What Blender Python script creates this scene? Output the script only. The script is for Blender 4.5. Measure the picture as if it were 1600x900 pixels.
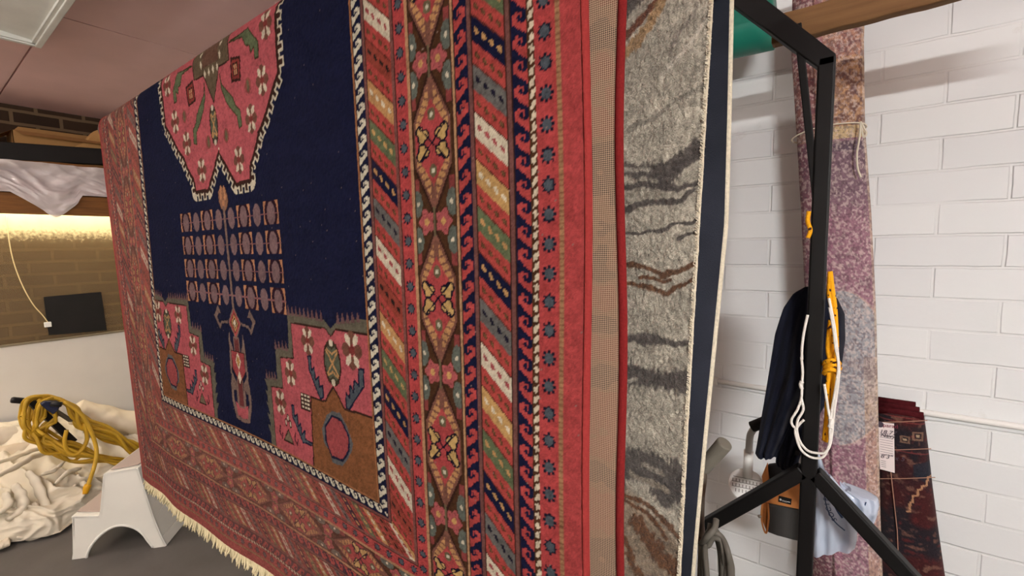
import bpy, bmesh, math, random
import numpy as np
from mathutils import Vector, Matrix, noise as mnoise
for o in list(bpy.data.objects): bpy.data.objects.remove(o)
SC = bpy.context.scene; COL = SC.collection
random.seed(7); RNG = np.random.default_rng(7)
# ------------------------------------------------------------------ camera
F = 710.0
CAM = np.array([0, 0, 1.42])
_v1 = np.array([-968., -48., F]); _v3 = np.array([148., 7600., F])
_X = -_v1/np.linalg.norm(_v1); _D = _v3-np.dot(_v3, _X)*_X
_Z = -_D/np.linalg.norm(_D); _Y = np.cross(_Z, _X); RM = np.array([_X, _Y, _Z])
def at(px, py, ax, val):
    """point of the room seen at a pixel of the 1600x900 photograph, on the plane axis = val"""
    d = RM @ np.array([px-800, py-450, F]); t = (val-CAM[ax])/d[ax]
    return Vector(CAM+t*d)
def aY(px, py, y): return at(px, py, 1, y)
cd = bpy.data.cameras.new('camera'); cam = bpy.data.objects.new('camera', cd); COL.objects.link(cam)
m = Matrix((RM[:, 0], -RM[:, 1], -RM[:, 2])).transposed().to_4x4(); m.translation = Vector(CAM)
cam.matrix_world = m; cd.sensor_width = 36; cd.lens = F/1600*36; cd.clip_start = .02
SC.camera = cam
# ------------------------------------------------------------------ world, exposure
SC.view_settings.view_transform = 'Standard'; SC.view_settings.look = 'None'
SC.view_settings.gamma = 1; SC.view_settings.use_curve_mapping = False
SC.view_settings.exposure = 0.0
W = bpy.data.worlds.new('world'); SC.world = W; W.use_nodes = True
W.node_tree.nodes['Background'].inputs[0].default_value = (1, .95, .9, 1)
W.node_tree.nodes['Background'].inputs[1].default_value = 0.0
KEY_E, SIDE_E, FILL_E, SHELF_E = 760.0, 190.0, 85.0, 14.0      # emission of the tubes / W of the added shelf strip
CEIL = 2.39
# ------------------------------------------------------------------ materials
def L(c):
    c = np.asarray(c, float)/255.
    return np.where(c <= .04045, c/12.92, ((c+.055)/1.055)**2.4)
def L4(c): return tuple(L(c))+(1,)
def nn(nt, t, **kw):
    n = nt.nodes.new(t)
    for k, v in kw.items(): setattr(n, k, v)
    return n
def mat(name, col, rough=.8, metal=0, spec=.3, var=0., vscale=20, bump=0., bscale=200, bdist=.002, attr=False, sheen=0, trans=0, alpha=1, col2=None):
    M = bpy.data.materials.new(name); M.use_nodes = True; nt = M.node_tree; b = nt.nodes['Principled BSDF']; lk = nt.links.new
    b.inputs['Roughness'].default_value = rough; b.inputs['Metallic'].default_value = metal
    b.inputs['Specular IOR Level'].default_value = spec
    if sheen: b.inputs['Sheen Weight'].default_value = sheen; b.inputs['Sheen Roughness'].default_value = .6
    if trans: b.inputs['Transmission Weight'].default_value = trans
    b.inputs['Alpha'].default_value = alpha
    tc = nn(nt, 'ShaderNodeTexCoord')
    if attr:
        src = nn(nt, 'ShaderNodeVertexColor', layer_name='Col').outputs['Color']
    else:
        r = nn(nt, 'ShaderNodeRGB'); r.outputs[0].default_value = L4(col); src = r.outputs[0]
    if var or col2:
        no = nn(nt, 'ShaderNodeTexNoise'); no.inputs['Scale'].default_value = vscale; no.inputs['Detail'].default_value = 5
        lk(tc.outputs['Object'], no.inputs['Vector'])
        if col2:
            mx = nn(nt, 'ShaderNodeMix', data_type='RGBA'); rp = nn(nt, 'ShaderNodeValToRGB')
            rp.color_ramp.elements[0].position = .5-var/2; rp.color_ramp.elements[1].position = .5+var/2
            lk(no.outputs[0], rp.inputs[0]); lk(rp.outputs[0], mx.inputs['Factor']); lk(src, mx.inputs['A']); mx.inputs['B'].default_value = L4(col2); src = mx.outputs['Result']
        else:
            mr = nn(nt, 'ShaderNodeMapRange'); mr.inputs['From Min'].default_value = .3; mr.inputs['From Max'].default_value = .7
            mr.inputs['To Min'].default_value = 1-var; mr.inputs['To Max'].default_value = 1+var
            lk(no.outputs[0], mr.inputs['Value'])
            h = nn(nt, 'ShaderNodeHueSaturation'); lk(mr.outputs[0], h.inputs['Value']); lk(src, h.inputs['Color']); src = h.outputs[0]
    lk(src, b.inputs['Base Color'])
    if bump:
        bn = nn(nt, 'ShaderNodeTexNoise'); bn.inputs['Scale'].default_value = bscale; bn.inputs['Detail'].default_value = 3
        lk(tc.outputs['Object'], bn.inputs['Vector'])
        bp = nn(nt, 'ShaderNodeBump'); bp.inputs['Strength'].default_value = bump; bp.inputs['Distance'].default_value = bdist
        lk(bn.outputs[0], bp.inputs['Height']); lk(bp.outputs[0], b.inputs['Normal'])
    return M
def emit(name, col, e):
    M = mat(name, col, .4); b = M.node_tree.nodes['Principled BSDF']
    b.inputs['Emission Color'].default_value = L4(col); b.inputs['Emission Strength'].default_value = e; return M
def brick(name, c1, c2, mortar, bw, bh, ms, axes, bump=.6, rough=.8, smooth=.3, off=(0, 0), bias=0, noise=.35, bdist=.006, grime=None, spec=.3):
    M = mat(name, c1, rough, spec=spec); nt = M.node_tree; lk = nt.links.new; b = nt.nodes['Principled BSDF']
    tc = nn(nt, 'ShaderNodeTexCoord'); sp = nn(nt, 'ShaderNodeSeparateXYZ'); cb = nn(nt, 'ShaderNodeCombineXYZ')
    lk(tc.outputs['Object'], sp.inputs[0])
    for i, a in enumerate(axes):
        ad = nn(nt, 'ShaderNodeMath', operation='ADD'); ad.inputs[1].default_value = off[i]
        lk(sp.outputs[a], ad.inputs[0]); lk(ad.outputs[0], cb.inputs[i])
    wn = nn(nt, 'ShaderNodeTexNoise'); wn.inputs['Scale'].default_value = 9; wn.inputs['Detail'].default_value = 4
    lk(tc.outputs['Object'], wn.inputs['Vector'])
    va = nn(nt, 'ShaderNodeVectorMath', operation='SCALE'); va.inputs['Scale'].default_value = .008
    lk(wn.outputs['Color'], va.inputs[0]); vb = nn(nt, 'ShaderNodeVectorMath', operation='ADD'); lk(cb.outputs[0], vb.inputs[0]); lk(va.outputs[0], vb.inputs[1])
    bt = nn(nt, 'ShaderNodeTexBrick'); bt.inputs['Scale'].default_value = 1
    bt.inputs['Color1'].default_value = L4(c1); bt.inputs['Color2'].default_value = L4(c2); bt.inputs['Mortar'].default_value = L4(mortar)
    bt.inputs['Mortar Size'].default_value = ms; bt.inputs['Mortar Smooth'].default_value = smooth
    bt.inputs['Brick Width'].default_value = bw; bt.inputs['Row Height'].default_value = bh; bt.inputs['Bias'].default_value = bias
    lk(vb.outputs[0], bt.inputs['Vector'])
    src = bt.outputs['Color']
    if grime:
        g = nn(nt, 'ShaderNodeTexNoise'); g.inputs['Scale'].default_value = 6; g.inputs['Detail'].default_value = 8; g.inputs['Roughness'].default_value = .7
        lk(tc.outputs['Object'], g.inputs['Vector']); rp = nn(nt, 'ShaderNodeValToRGB'); rp.color_ramp.elements[0].position = .64; rp.color_ramp.elements[1].position = .74
        lk(g.outputs[0], rp.inputs[0]); mu = nn(nt, 'ShaderNodeMath', operation='MULTIPLY'); mu.inputs[1].default_value = .3; lk(rp.outputs[0], mu.inputs[0])
        mx = nn(nt, 'ShaderNodeMix', data_type='RGBA'); lk(mu.outputs[0], mx.inputs['Factor']); lk(src, mx.inputs['A']); mx.inputs['B'].default_value = L4(grime); src = mx.outputs['Result']
    lk(src, b.inputs['Base Color'])
    n2 = nn(nt, 'ShaderNodeTexNoise'); n2.inputs['Scale'].default_value = 30; n2.inputs['Detail'].default_value = 6
    lk(tc.outputs['Object'], n2.inputs['Vector'])
    n3 = nn(nt, 'ShaderNodeTexNoise'); n3.inputs['Scale'].default_value = 3.2; n3.inputs['Detail'].default_value = 2
    lk(tc.outputs['Object'], n3.inputs['Vector'])
    gate = nn(nt, 'ShaderNodeMapRange'); gate.inputs['From Min'].default_value = .35; gate.inputs['From Max'].default_value = .62; lk(n3.outputs[0], gate.inputs['Value'])
    mf = nn(nt, 'ShaderNodeMath', operation='MULTIPLY'); lk(bt.outputs['Fac'], mf.inputs[0]); lk(gate.outputs[0], mf.inputs[1])
    mm = nn(nt, 'ShaderNodeMath', operation='MULTIPLY_ADD'); mm.inputs[1].default_value = noise; lk(n2.outputs[0], mm.inputs[0])
    iv = nn(nt, 'ShaderNodeMath', operation='SUBTRACT'); iv.inputs[0].default_value = 1; lk(mf.outputs[0], iv.inputs[1]); lk(iv.outputs[0], mm.inputs[2])
    bp = nn(nt, 'ShaderNodeBump'); bp.inputs['Strength'].default_value = bump; bp.inputs['Distance'].default_value = bdist
    lk(mm.outputs[0], bp.inputs['Height']); lk(bp.outputs[0], b.inputs['Normal'])
    return M
# ------------------------------------------------------------------ mesh tools
def link(o, parent=None):
    COL.objects.link(o)
    if parent: o.parent = parent; o.matrix_parent_inverse = Matrix.Translation(-parent.location)
    return o
def tag(o, label=None, cat=None, group=None, kind=None):
    for k, v in (('label', label), ('category', cat), ('group', group), ('kind', kind)):
        if v: o[k] = v
    return o
def thing(name, loc, label, cat, group=None):
    o = bpy.data.objects.new(name, None); o.location = loc; o.empty_display_size = .05; COL.objects.link(o)
    return tag(o, label, cat, group)
class MB:
    def __init__(s): s.v = []; s.f = []
    def add(s, vs, fs):
        n = len(s.v); s.v += [tuple(v) for v in vs]; s.f += [tuple(i+n for i in f) for f in fs]; return s
    def box(s, x0, x1, y0, y1, z0, z1):
        return s.add([(x, y, z) for x in (x0, x1) for y in (y0, y1) for z in (z0, z1)],
                     [(0, 1, 3, 2), (4, 6, 7, 5), (0, 4, 5, 1), (2, 3, 7, 6), (0, 2, 6, 4), (1, 5, 7, 3)])
    def bar(s, a, b, w, h, up=(0, 0, 1)):          # rectangular bar between two points, w across, h along up
        a, b = Vector(a), Vector(b); d = (b-a).normalized(); u = Vector(up); sd = d.cross(u).normalized(); u = sd.cross(d).normalized()
        vs = [p+sd*(i*w/2)+u*(j*h/2) for p in (a, b) for i, j in ((-1, -1), (1, -1), (1, 1), (-1, 1))]
        return s.add(vs, [(3, 2, 1, 0), (4, 5, 6, 7), (0, 1, 5, 4), (1, 2, 6, 5), (2, 3, 7, 6), (3, 0, 4, 7)])
    def tube(s, pts, r, n=8, cap=True, sq=1.0):
        pts = [Vector(p) for p in pts]; k = len(pts); rs = r if hasattr(r, '__len__') else [r]*k
        t0 = (pts[1]-pts[0]).normalized(); u = t0.orthogonal().normalized(); rings = []
        for i, p in enumerate(pts):
            t = (pts[min(i+1, k-1)]-pts[max(i-1, 0)]).normalized()
            u = (u-t*u.dot(t)); u = u.normalized() if u.length > 1e-6 else t.orthogonal().normalized()
            w = t.cross(u)
            rings.append([p+u*(rs[i]*math.cos(2*math.pi*j/n))+w*(rs[i]*sq*math.sin(2*math.pi*j/n)) for j in range(n)])
        vs = [v for rg in rings for v in rg]
        fs = [(i*n+j, i*n+(j+1) % n, (i+1)*n+(j+1) % n, (i+1)*n+j) for i in range(k-1) for j in range(n)]
        if cap: fs += [tuple(range(n))[::-1], tuple((k-1)*n+j for j in range(n))]
        return s.add(vs, fs)
    def prism(s, poly, d):                          # closed polygon of 3D points swept along d
        n = len(poly); d = Vector(d); a = [Vector(p) for p in poly]
        return s.add(a+[p+d for p in a], [tuple(range(n))[::-1], tuple(range(n, 2*n))]+[(i, (i+1) % n, n+(i+1) % n, n+i) for i in range(n)])
    def build(s, name, m, parent=None, smooth=False, bevel=0, sub=0, fix=True):
        me = bpy.data.meshes.new(name); me.from_pydata(s.v, [], s.f); me.update()
        if fix:
            bm = bmesh.new(); bm.from_mesh(me); bmesh.ops.recalc_face_normals(bm, faces=bm.faces); bm.to_mesh(me); bm.free()
        me.materials.append(m); o = link(bpy.data.objects.new(name, me), parent)
        if smooth: me.polygons.foreach_set('use_smooth', [True]*len(me.polygons))
        if bevel:
            b = o.modifiers.new('bevel', 'BEVEL'); b.width = bevel; b.segments = 2; b.limit_method = 'ANGLE'
        if sub:
            b = o.modifiers.new('sub', 'SUBSURF'); b.levels = sub; b.render_levels = sub
        return o
def grid(name, P, m, parent=None, colr=None, closed_u=False, solid=0, smooth=True, flip=False):
    """P: (nv, nu, 3) array of points -> one quad mesh, optional (nv, nu, 3) linear colours"""
    nv, nu, _ = P.shape; idx = np.arange(nv*nu, dtype=np.int32).reshape(nv, nu)
    if closed_u: idx = np.concatenate([idx, idx[:, :1]], 1)
    q = np.stack([idx[:-1, :-1], idx[:-1, 1:], idx[1:, 1:], idx[1:, :-1]], -1).reshape(-1, 4)
    if flip: q = q[:, ::-1]
    me = bpy.data.meshes.new(name); me.vertices.add(nv*nu); me.vertices.foreach_set('co', np.ascontiguousarray(P, dtype=np.float32).ravel())
    me.loops.add(q.size); me.loops.foreach_set('vertex_index', np.ascontiguousarray(q).ravel().astype(np.int32))
    me.polygons.add(len(q)); me.polygons.foreach_set('loop_start', np.arange(0, q.size, 4, dtype=np.int32))
    me.polygons.foreach_set('use_smooth', np.full(len(q), smooth)); me.update(calc_edges=True)
    if colr is not None:
        ca = me.color_attributes.new('Col', 'FLOAT_COLOR', 'POINT')
        c4 = np.ones((nv*nu, 4), np.float32); c4[:, :3] = colr.reshape(-1, 3); ca.data.foreach_set('color', c4.ravel())
    me.materials.append(m); o = link(bpy.data.objects.new(name, me), parent)
    if solid:
        s = o.modifiers.new('solid', 'SOLIDIFY'); s.thickness = solid; s.offset = 0
    return o
def vnoise(x, y, seed=0):
    xi = np.floor(x).astype(np.int64); yi = np.floor(y).astype(np.int64); fx = x-xi; fy = y-yi
    fx = fx*fx*(3-2*fx); fy = fy*fy*(3-2*fy)
    def h(a, b):
        n = (a*374761393+b*668265263+seed*1442695041) & 0x7fffffff; n = ((n ^ (n >> 13))*1274126177) & 0x7fffffff
        return ((n ^ (n >> 16)) & 0xffff)/65535.
    return (h(xi, yi)*(1-fx)+h(xi+1, yi)*fx)*(1-fy)+(h(xi, yi+1)*(1-fx)+h(xi+1, yi+1)*fx)*fy
def fbm(x, y, seed=0, o=4):
    t = 0; a = .5; s = 0
    for i in range(o): t = t+a*vnoise(x*2**i, y*2**i, seed+i); s += a; a *= .5
    return t/s
def smoothpath(pts, n=8):                           # Catmull-Rom
    pts = [Vector(p) for p in pts]; P = [2*pts[0]-pts[1]]+pts+[2*pts[-1]-pts[-2]]; out = []
    for i in range(1, len(P)-2):
        for k in range(n):
            t = k/n; out.append(.5*((2*P[i])+(P[i+1]-P[i-1])*t+(2*P[i-1]-5*P[i]+4*P[i+1]-P[i+2])*t*t+(3*P[i]-P[i-1]-3*P[i+1]+P[i+2])*t**3))
    out.append(pts[-1]); return out
def polymask(X, Y, pts):
    ins = np.zeros(X.shape, bool); n = len(pts)
    for i in range(n):
        x0, y0 = pts[i]; x1, y1 = pts[(i+1) % n]
        if y0 == y1: continue
        c = ((y0 > Y) != (y1 > Y)) & (X < (x1-x0)*(Y-y0)/(y1-y0)+x0); ins ^= c
    return ins
def polydist(X, Y, pts, closed=True):               # distance to the outline and arc length of the nearest point
    best = np.full(X.shape, 9.); arc = np.zeros(X.shape); s = 0; n = len(pts)
    for i in range(n if closed else n-1):
        a = np.array(pts[i]); b = np.array(pts[(i+1) % n]); d = b-a; l = math.hypot(*d)
        if l < 1e-9: continue
        t = np.clip(((X-a[0])*d[0]+(Y-a[1])*d[1])/(l*l), 0, 1); q = np.hypot(X-a[0]-t*d[0], Y-a[1]-t*d[1])
        k = q < best; best = np.where(k, q, best); arc = np.where(k, s+t*l, arc); s += l
    return best, arc
class Paint:                                        # knots of a woven rug: colours on a regular grid of (x, z)
    def __init__(s, X, Z, base): s.X, s.Z = X, Z; s.C = np.empty(X.shape+(3,)); s.C[:] = L(base)
    def box(s, pts, pad):
        xs = [p[0] for p in pts]; zs = [p[1] for p in pts]
        x = s.X[0]; z = s.Z[:, 0]
        i0, i1 = np.searchsorted(x, [min(xs)-pad, max(xs)+pad]); j0, j1 = np.searchsorted(z, [min(zs)-pad, max(zs)+pad])
        return slice(j0, j1), slice(i0, i1)
    def poly(s, pts, col=None, out=None, w=.004):
        b = s.box(pts, w+.004)
        X, Z = s.X[b], s.Z[b]
        if X.size == 0: return
        if col is not None: s.C[b][polymask(X, Z, pts)] = L(col)
        if out is not None: s.C[b][polydist(X, Z, pts)[0] < w/2] = L(out)
    def line(s, pts, col, w):
        b = s.box(pts, w); X, Z = s.X[b], s.Z[b]
        if X.size: s.C[b][polydist(X, Z, pts, False)[0] < w/2] = L(col)
    def ell(s, c, rx, rz, col, out=None, w=.004):
        b = s.box([(c[0]-rx, c[1]-rz), (c[0]+rx, c[1]+rz)], w); X, Z = s.X[b], s.Z[b]
        if X.size == 0: return
        r = np.hypot((X-c[0])/rx, (Z-c[1])/rz); s.C[b][r < 1] = L(col)
        if out is not None: s.C[b][(r < 1) & (r > 1-w/min(rx, rz))] = L(out)
    def mask(s, m, col): s.C[m] = L(col)
# ================================================================== THE ROOM
XL, XR, YB, YF = -4.4, 2.6, 1.9, -2.6
m_white = brick('white painted brick', (234, 237, 237), (227, 230, 231), (232, 235, 235), .2987, .0974, .0055, (0, 2), bump=.7, rough=.55, smooth=.6, off=(.0776, .031), noise=.25, bdist=.0065, grime=(180, 172, 158))
m_brown = brick('brown brick', (46, 30, 18), (58, 39, 25), (104, 84, 62), .235, .082, .011, (1, 2), bump=.8, rough=.85, off=(.05, .02), noise=.5)
m_ceil = mat('mauve ceiling board', (216, 180, 176), .75, var=.06, vscale=3)
m_floor = mat('dark grey concrete floor', (84, 80, 76), .7, var=.12, vscale=5, bump=.25, bscale=40, spec=.35)
m_plain = mat('off white wall paint', (205, 200, 190), .7, var=.04, vscale=4)
def struct(name, mb, m, **k): o = mb.build(name, m, **k); o['kind'] = 'structure'; return o
struct('floor', MB().box(XL-.1, XR+.1, YF-.1, YB+.1, -.1, 0), m_floor)
cb = MB(); sx = [XL-.1, -2.64, -.2, XR+.1]; sy = [YF-.1, -1.98, -.76, .47, 1.69, YB+.1]
for i in range(3):
    for j in range(5): cb.box(sx[i]+.004, sx[i+1]-.004, sy[j]+.004, sy[j+1]-.004, CEIL, CEIL+.015)
cb.box(XL-.1, XR+.1, YF-.1, YB+.1, CEIL+.012, CEIL+.1)
struct('ceiling', cb, m_ceil)
struct('wall_back', MB().box(XL-.1, XR+.1, YB, YB+.1, 0, CEIL), m_white)
struct('wall_left', MB().box(XL-.1, XL, YF, YB, 0, CEIL), m_brown)
struct('wall_right', MB().box(XR, XR+.1, YF, YB, 0, CEIL), m_plain)
struct('wall_front', MB().box(XL, XR, YF-.1, YF, 0, CEIL), m_plain)
# white lower lining of the left wall
struct('trim_1', MB().box(XL, XL+.025, YF, YB, 0, .835), mat('white painted board', (214, 210, 202), .5, var=.03, vscale=6), bevel=.004)
# ------------------------------------------------------------------ lamps
m_enam = mat('white enamelled steel', (215, 215, 208), .35, spec=.5, var=.08, vscale=9)
m_tubeoff = mat('unlit fluorescent tube', (190, 182, 165), .3, spec=.5)
def troffer(x0, x1, y0, y1, z, label, e=0, colr=(255, 246, 232)):
    t = thing('ceiling_light', ((x0+x1)/2, (y0+y1)/2, CEIL), label, 'light')
    h = CEIL-z; b = MB()
    b.box(x0, x1, y0, y1, CEIL-.012, CEIL-.002)
    for a0, a1, c0, c1 in ((x0, x1, y0, y0+.012), (x0, x1, y1-.012, y1), (x0, x0+.012, y0, y1), (x1-.012, x1, y0, y1)): b.box(a0, a1, c0, c1, z, CEIL-.002)
    sp = .09; ym = (y0+y1)/2                       # sloping reflector flanks
    b.add([(x0+.012, y1-.012, z+.012), (x1-.012, y1-.012, z+.012), (x1-.012, ym+sp, CEIL-.014), (x0+.012, ym+sp, CEIL-.014)], [(0, 1, 2, 3)])
    b.add([(x0+.012, y0+.012, z+.012), (x1-.012, y0+.012, z+.012), (x1-.012, ym-sp, CEIL-.014), (x0+.012, ym-sp, CEIL-.014)], [(0, 1, 2, 3)])
    b.build('housing', m_enam, t)
    fr = MB(); w = .022
    for a0, a1, c0, c1 in ((x0-w, x1+w, y0-w, y0), (x0-w, x1+w, y1, y1+w), (x0-w, x0, y0, y1), (x1, x1+w, y0, y1)): fr.box(a0, a1, c0, c1, z-.006, z+.01)
    fr.build('frame', m_enam, t, bevel=.003)
    for yy in (ym-.06, ym+.06):
        tb = MB().tube([(x0+.05, yy, z+.03), (x1-.05, yy, z+.03)], .016, 12).build('tube', emit('lit tube', colr, e) if e else m_tubeoff, t, smooth=True)
        for xx in (x0+.012, x1-.05): MB().box(xx, xx+.038, yy-.018, yy+.018, z+.012, CEIL-.014).build('lampholder', m_enam, t)
    return t
troffer(-2.93, -1.72, -.13, .455, 2.345, 'white recessed fluorescent ceiling light with unlit tubes at the upper left', 0)
def striplight(x, y, z, ang, ln, e, label, colr):
    t = thing('strip_light', (x, y, z), label, 'light', None)
    d = Vector((math.cos(ang), math.sin(ang), 0)); c = Vector((x, y, z)); s = Vector((-d.y, d.x, 0))
    MB().bar(c-d*ln/2+Vector((0, 0, .05)), c+d*ln/2+Vector((0, 0, .05)), .1, .03).build('batten', m_enam, t, bevel=.004)
    for k in (-1, 1):
        MB().tube([c-d*(ln/2-.03)+s*k*.03, c+d*(ln/2-.03)+s*k*.03], .013, 8).build('tube', emit('glowing tube', colr, e), t, smooth=True)
    MB().box(x-.01, x+.01, y-.01, y+.01, z+.06, CEIL).build('stem', m_enam, t)
striplight(1.15, -.75, 1.93, .45, .55, KEY_E, 'glowing fluorescent strip light behind the viewer on the right', (252, 250, 248))
striplight(-3.7, -1.5, 2.2, 1.2, 1.2, SIDE_E, 'glowing fluorescent strip light on the left side of the room', (255, 248, 238))
striplight(-1.5, -.9, 2.12, .1, 1.4, FILL_E, 'added fill strip light, unseen, in the middle of the room', (255, 249, 243))  # added fill light out of view, softens the room and lifts the ceiling
# ================================================================== THE PATTERNED RUG
RUGGAIN = .38
YR, R_FOLD, ZC = .493, .05, 1.884                  # front sheet, fold radius, centre height of the fold
XRt, XLf, ZIN, WB = -.257, -2.209, .958, .436      # right and left edge, inner lower corner of the border, border width
RED, NAVY, CREAM, BROWN, MAUVE = (196, 66, 66), (20, 24, 58), (228, 214, 182), (84, 50, 24), (128, 78, 70)
GOLD, OLIVE, STEEL, TAN, PINK = (206, 152, 82), (116, 104, 70), (84, 94, 102), (186, 132, 84), (200, 84, 92)
GREY, GREEN, RUST, DKBR = (112, 110, 104), (104, 118, 78), (160, 62, 42), (64, 34, 24)
XC = -1.233
med = [(0.301,1.913),(0.296,1.868),(0.295,1.826),(0.296,1.776),(0.276,1.757),(0.251,1.728),(0.226,1.698),(0.195,1.673),(0.18,1.647),(0.166,1.63),(0.146,1.609),(0.141,1.577),(0.067,1.576),(-0.02,1.66)]
trunk = [(0.087,1.903),(0.08,1.853),(0.029,1.852),(-0.027,1.781)]
tdots = [(-0.044,1.851),(-0.022,1.85),(-0.002,1.852),(0.006,1.876),(0.024,1.897)]
leaf1 = [(0.087,1.891),(0.143,1.892),(0.179,1.896),(0.198,1.876),(0.22,1.857),(0.219,1.825),(0.201,1.826),(0.2,1.851),(0.186,1.842),(0.181,1.859),(0.165,1.862),(0.151,1.884),(0.086,1.889)]
leaf2 = [(0.026,1.836),(0.034,1.809),(0.086,1.769),(0.095,1.751),(0.117,1.736),(0.121,1.701),(0.105,1.697),(0.1,1.726),(0.075,1.744),(0.055,1.762),(0.047,1.771),(0.029,1.802)]
sq = [(0.091,1.853),(0.133,1.846),(0.128,1.8),(0.086,1.805)]
fl = [(0.255,1.881),(0.227,1.776),(0.166,1.708),(0.092,1.629)]
blob = [(0.163,1.779),(0.036,1.692)]
oval = [(-0.024,1.774),(-0.026,1.727),(-0.025,1.68),(-0.05,1.756),(0.0,1.701)]
bud = [(-0.037,1.567),(-0.024,1.576),(-0.019,1.569),(-0.009,1.577),(0.007,1.571),(0.012,1.556),(0.016,1.539),(0.001,1.521),(-0.011,1.518),(-0.027,1.524),(-0.038,1.545)]
stem = [(-0.015,1.521),(-0.002,1.356),(-0.001,1.283)]
row1 = [(0.024,1.497),(0.093,1.498),(0.158,1.499),(0.222,1.5)]
row2 = [(0.028,1.432),(0.095,1.435),(0.163,1.436),(0.229,1.436)]
row3 = [(0.031,1.368),(0.098,1.37),(0.165,1.371),(0.229,1.372)]
row4 = [(0.037,1.307),(0.101,1.307),(0.166,1.308),(0.227,1.309)]
ext = [(0.202,1.501),(0.242,1.499),(0.226,1.524),(0.219,1.475),(0.188,1.529),(0.261,1.528),(0.187,1.473),(0.258,1.473)]
dia = [(0.013,1.28),(0.043,1.237),(0.01,1.197),(-0.025,1.231)]
hook = [(0.048,1.242),(0.086,1.237),(0.095,1.229),(0.108,1.247),(0.097,1.258),(0.084,1.259),(0.098,1.278),(0.124,1.25),(0.096,1.216),(0.082,1.232),(0.05,1.234)]
dbody = [(0.013,1.197),(0.013,1.167),(-0.017,1.167),(0.051,1.111),(0.051,1.111),(0.04,1.172),(-0.014,1.097),(0.01,1.139),(0.05,1.208),(0.047,1.11),(0.039,1.071),(0.057,1.101),(0.069,1.077),(0.071,1.035),(0.049,1.0),(0.003,0.994),(-0.025,1.004),(-0.032,1.039),(-0.033,1.058),(-0.019,1.088)]
olive = [(0.536,1.293),(0.455,1.281),(0.433,1.266),(0.412,1.281),(0.266,1.285),(0.26,1.205),(0.198,1.2),(0.195,1.126),(0.142,1.123),(0.144,1.081),(0.138,1.09),(0.14,1.055),(0.145,1.035),(0.144,0.99)]
red = [(0.536,1.267),(0.451,1.267),(0.432,1.251),(0.414,1.265),(0.278,1.264),(0.278,1.186),(0.217,1.18),(0.22,1.109),(0.16,1.103),(0.162,1.102),(0.16,0.991),(0.333,0.978),(0.339,1.073)]
cfl = [(0.343,1.232),(0.501,1.232),(0.26,1.15),(0.203,1.073)]
coval = [(0.429,1.245),(0.431,1.198),(0.434,1.152),(0.402,1.198),(0.463,1.207)]
cleafL = [(0.34,1.199),(0.352,1.201),(0.351,1.171),(0.363,1.179),(0.364,1.153),(0.379,1.162),(0.378,1.14),(0.391,1.146),(0.392,1.122),(0.38,1.115),(0.366,1.133),(0.342,1.17)]
cleafR = [(0.519,1.199),(0.535,1.201),(0.533,1.177),(0.533,1.169),(0.482,1.115),(0.473,1.114),(0.474,1.146),(0.486,1.138),(0.488,1.161),(0.491,1.163),(0.499,1.152),(0.504,1.176),(0.518,1.168)]
brown = [(0.341,1.112),(0.397,1.114),(0.431,1.151),(0.466,1.113),(0.538,1.115),(0.533,0.993),(0.333,0.978),(0.339,1.073)]
oct = [(0.42,1.099),(0.449,1.101),(0.472,1.078),(0.488,1.048),(0.481,1.029),(0.446,0.991),(0.409,0.99),(0.4,1.012),(0.382,1.023),(0.377,1.052),(0.4,1.086)]
octi = [(0.419,1.089),(0.452,1.087),(0.475,1.06),(0.473,1.031),(0.449,1.004),(0.409,1.001),(0.39,1.03),(0.391,1.06)]
plaid = [(0.297,1.114),(0.338,1.116),(0.336,1.078),(0.295,1.078)]
cleaf3 = [(0.255,1.077),(0.264,1.078),(0.263,1.052),(0.276,1.06),(0.277,1.033),(0.289,1.043),(0.29,1.017),(0.305,1.03),(0.305,1.011),(0.334,1.009),(0.334,1.004),(0.293,1.001),(0.27,1.032),(0.254,1.05)]
sfl = [(0.23,1.028),(0.209,0.99),(0.231,1.013),(0.249,0.988),(0.194,1.002),(0.263,0.995)]
DOG = ['N....NN.', 'N...NNNN', 'N..NN.NN', 'N...N.NN', 'N.....NN', 'NN..NNNN', 'NNNNNNN.', 'NNNNNN..', 'NNNNN...', 'NNNN....', 'NNN.....', 'NN......']
DOGA = np.array([[ch == 'N' for ch in r] for r in DOG])
def dog(w, t, flip=False):                          # w across 0..1, t along in periods
    if flip: w = 1-w; t = -t
    return DOGA[(np.floor(t*12) % 12).astype(int), np.clip((w*8).astype(int), 0, 7)]
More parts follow.
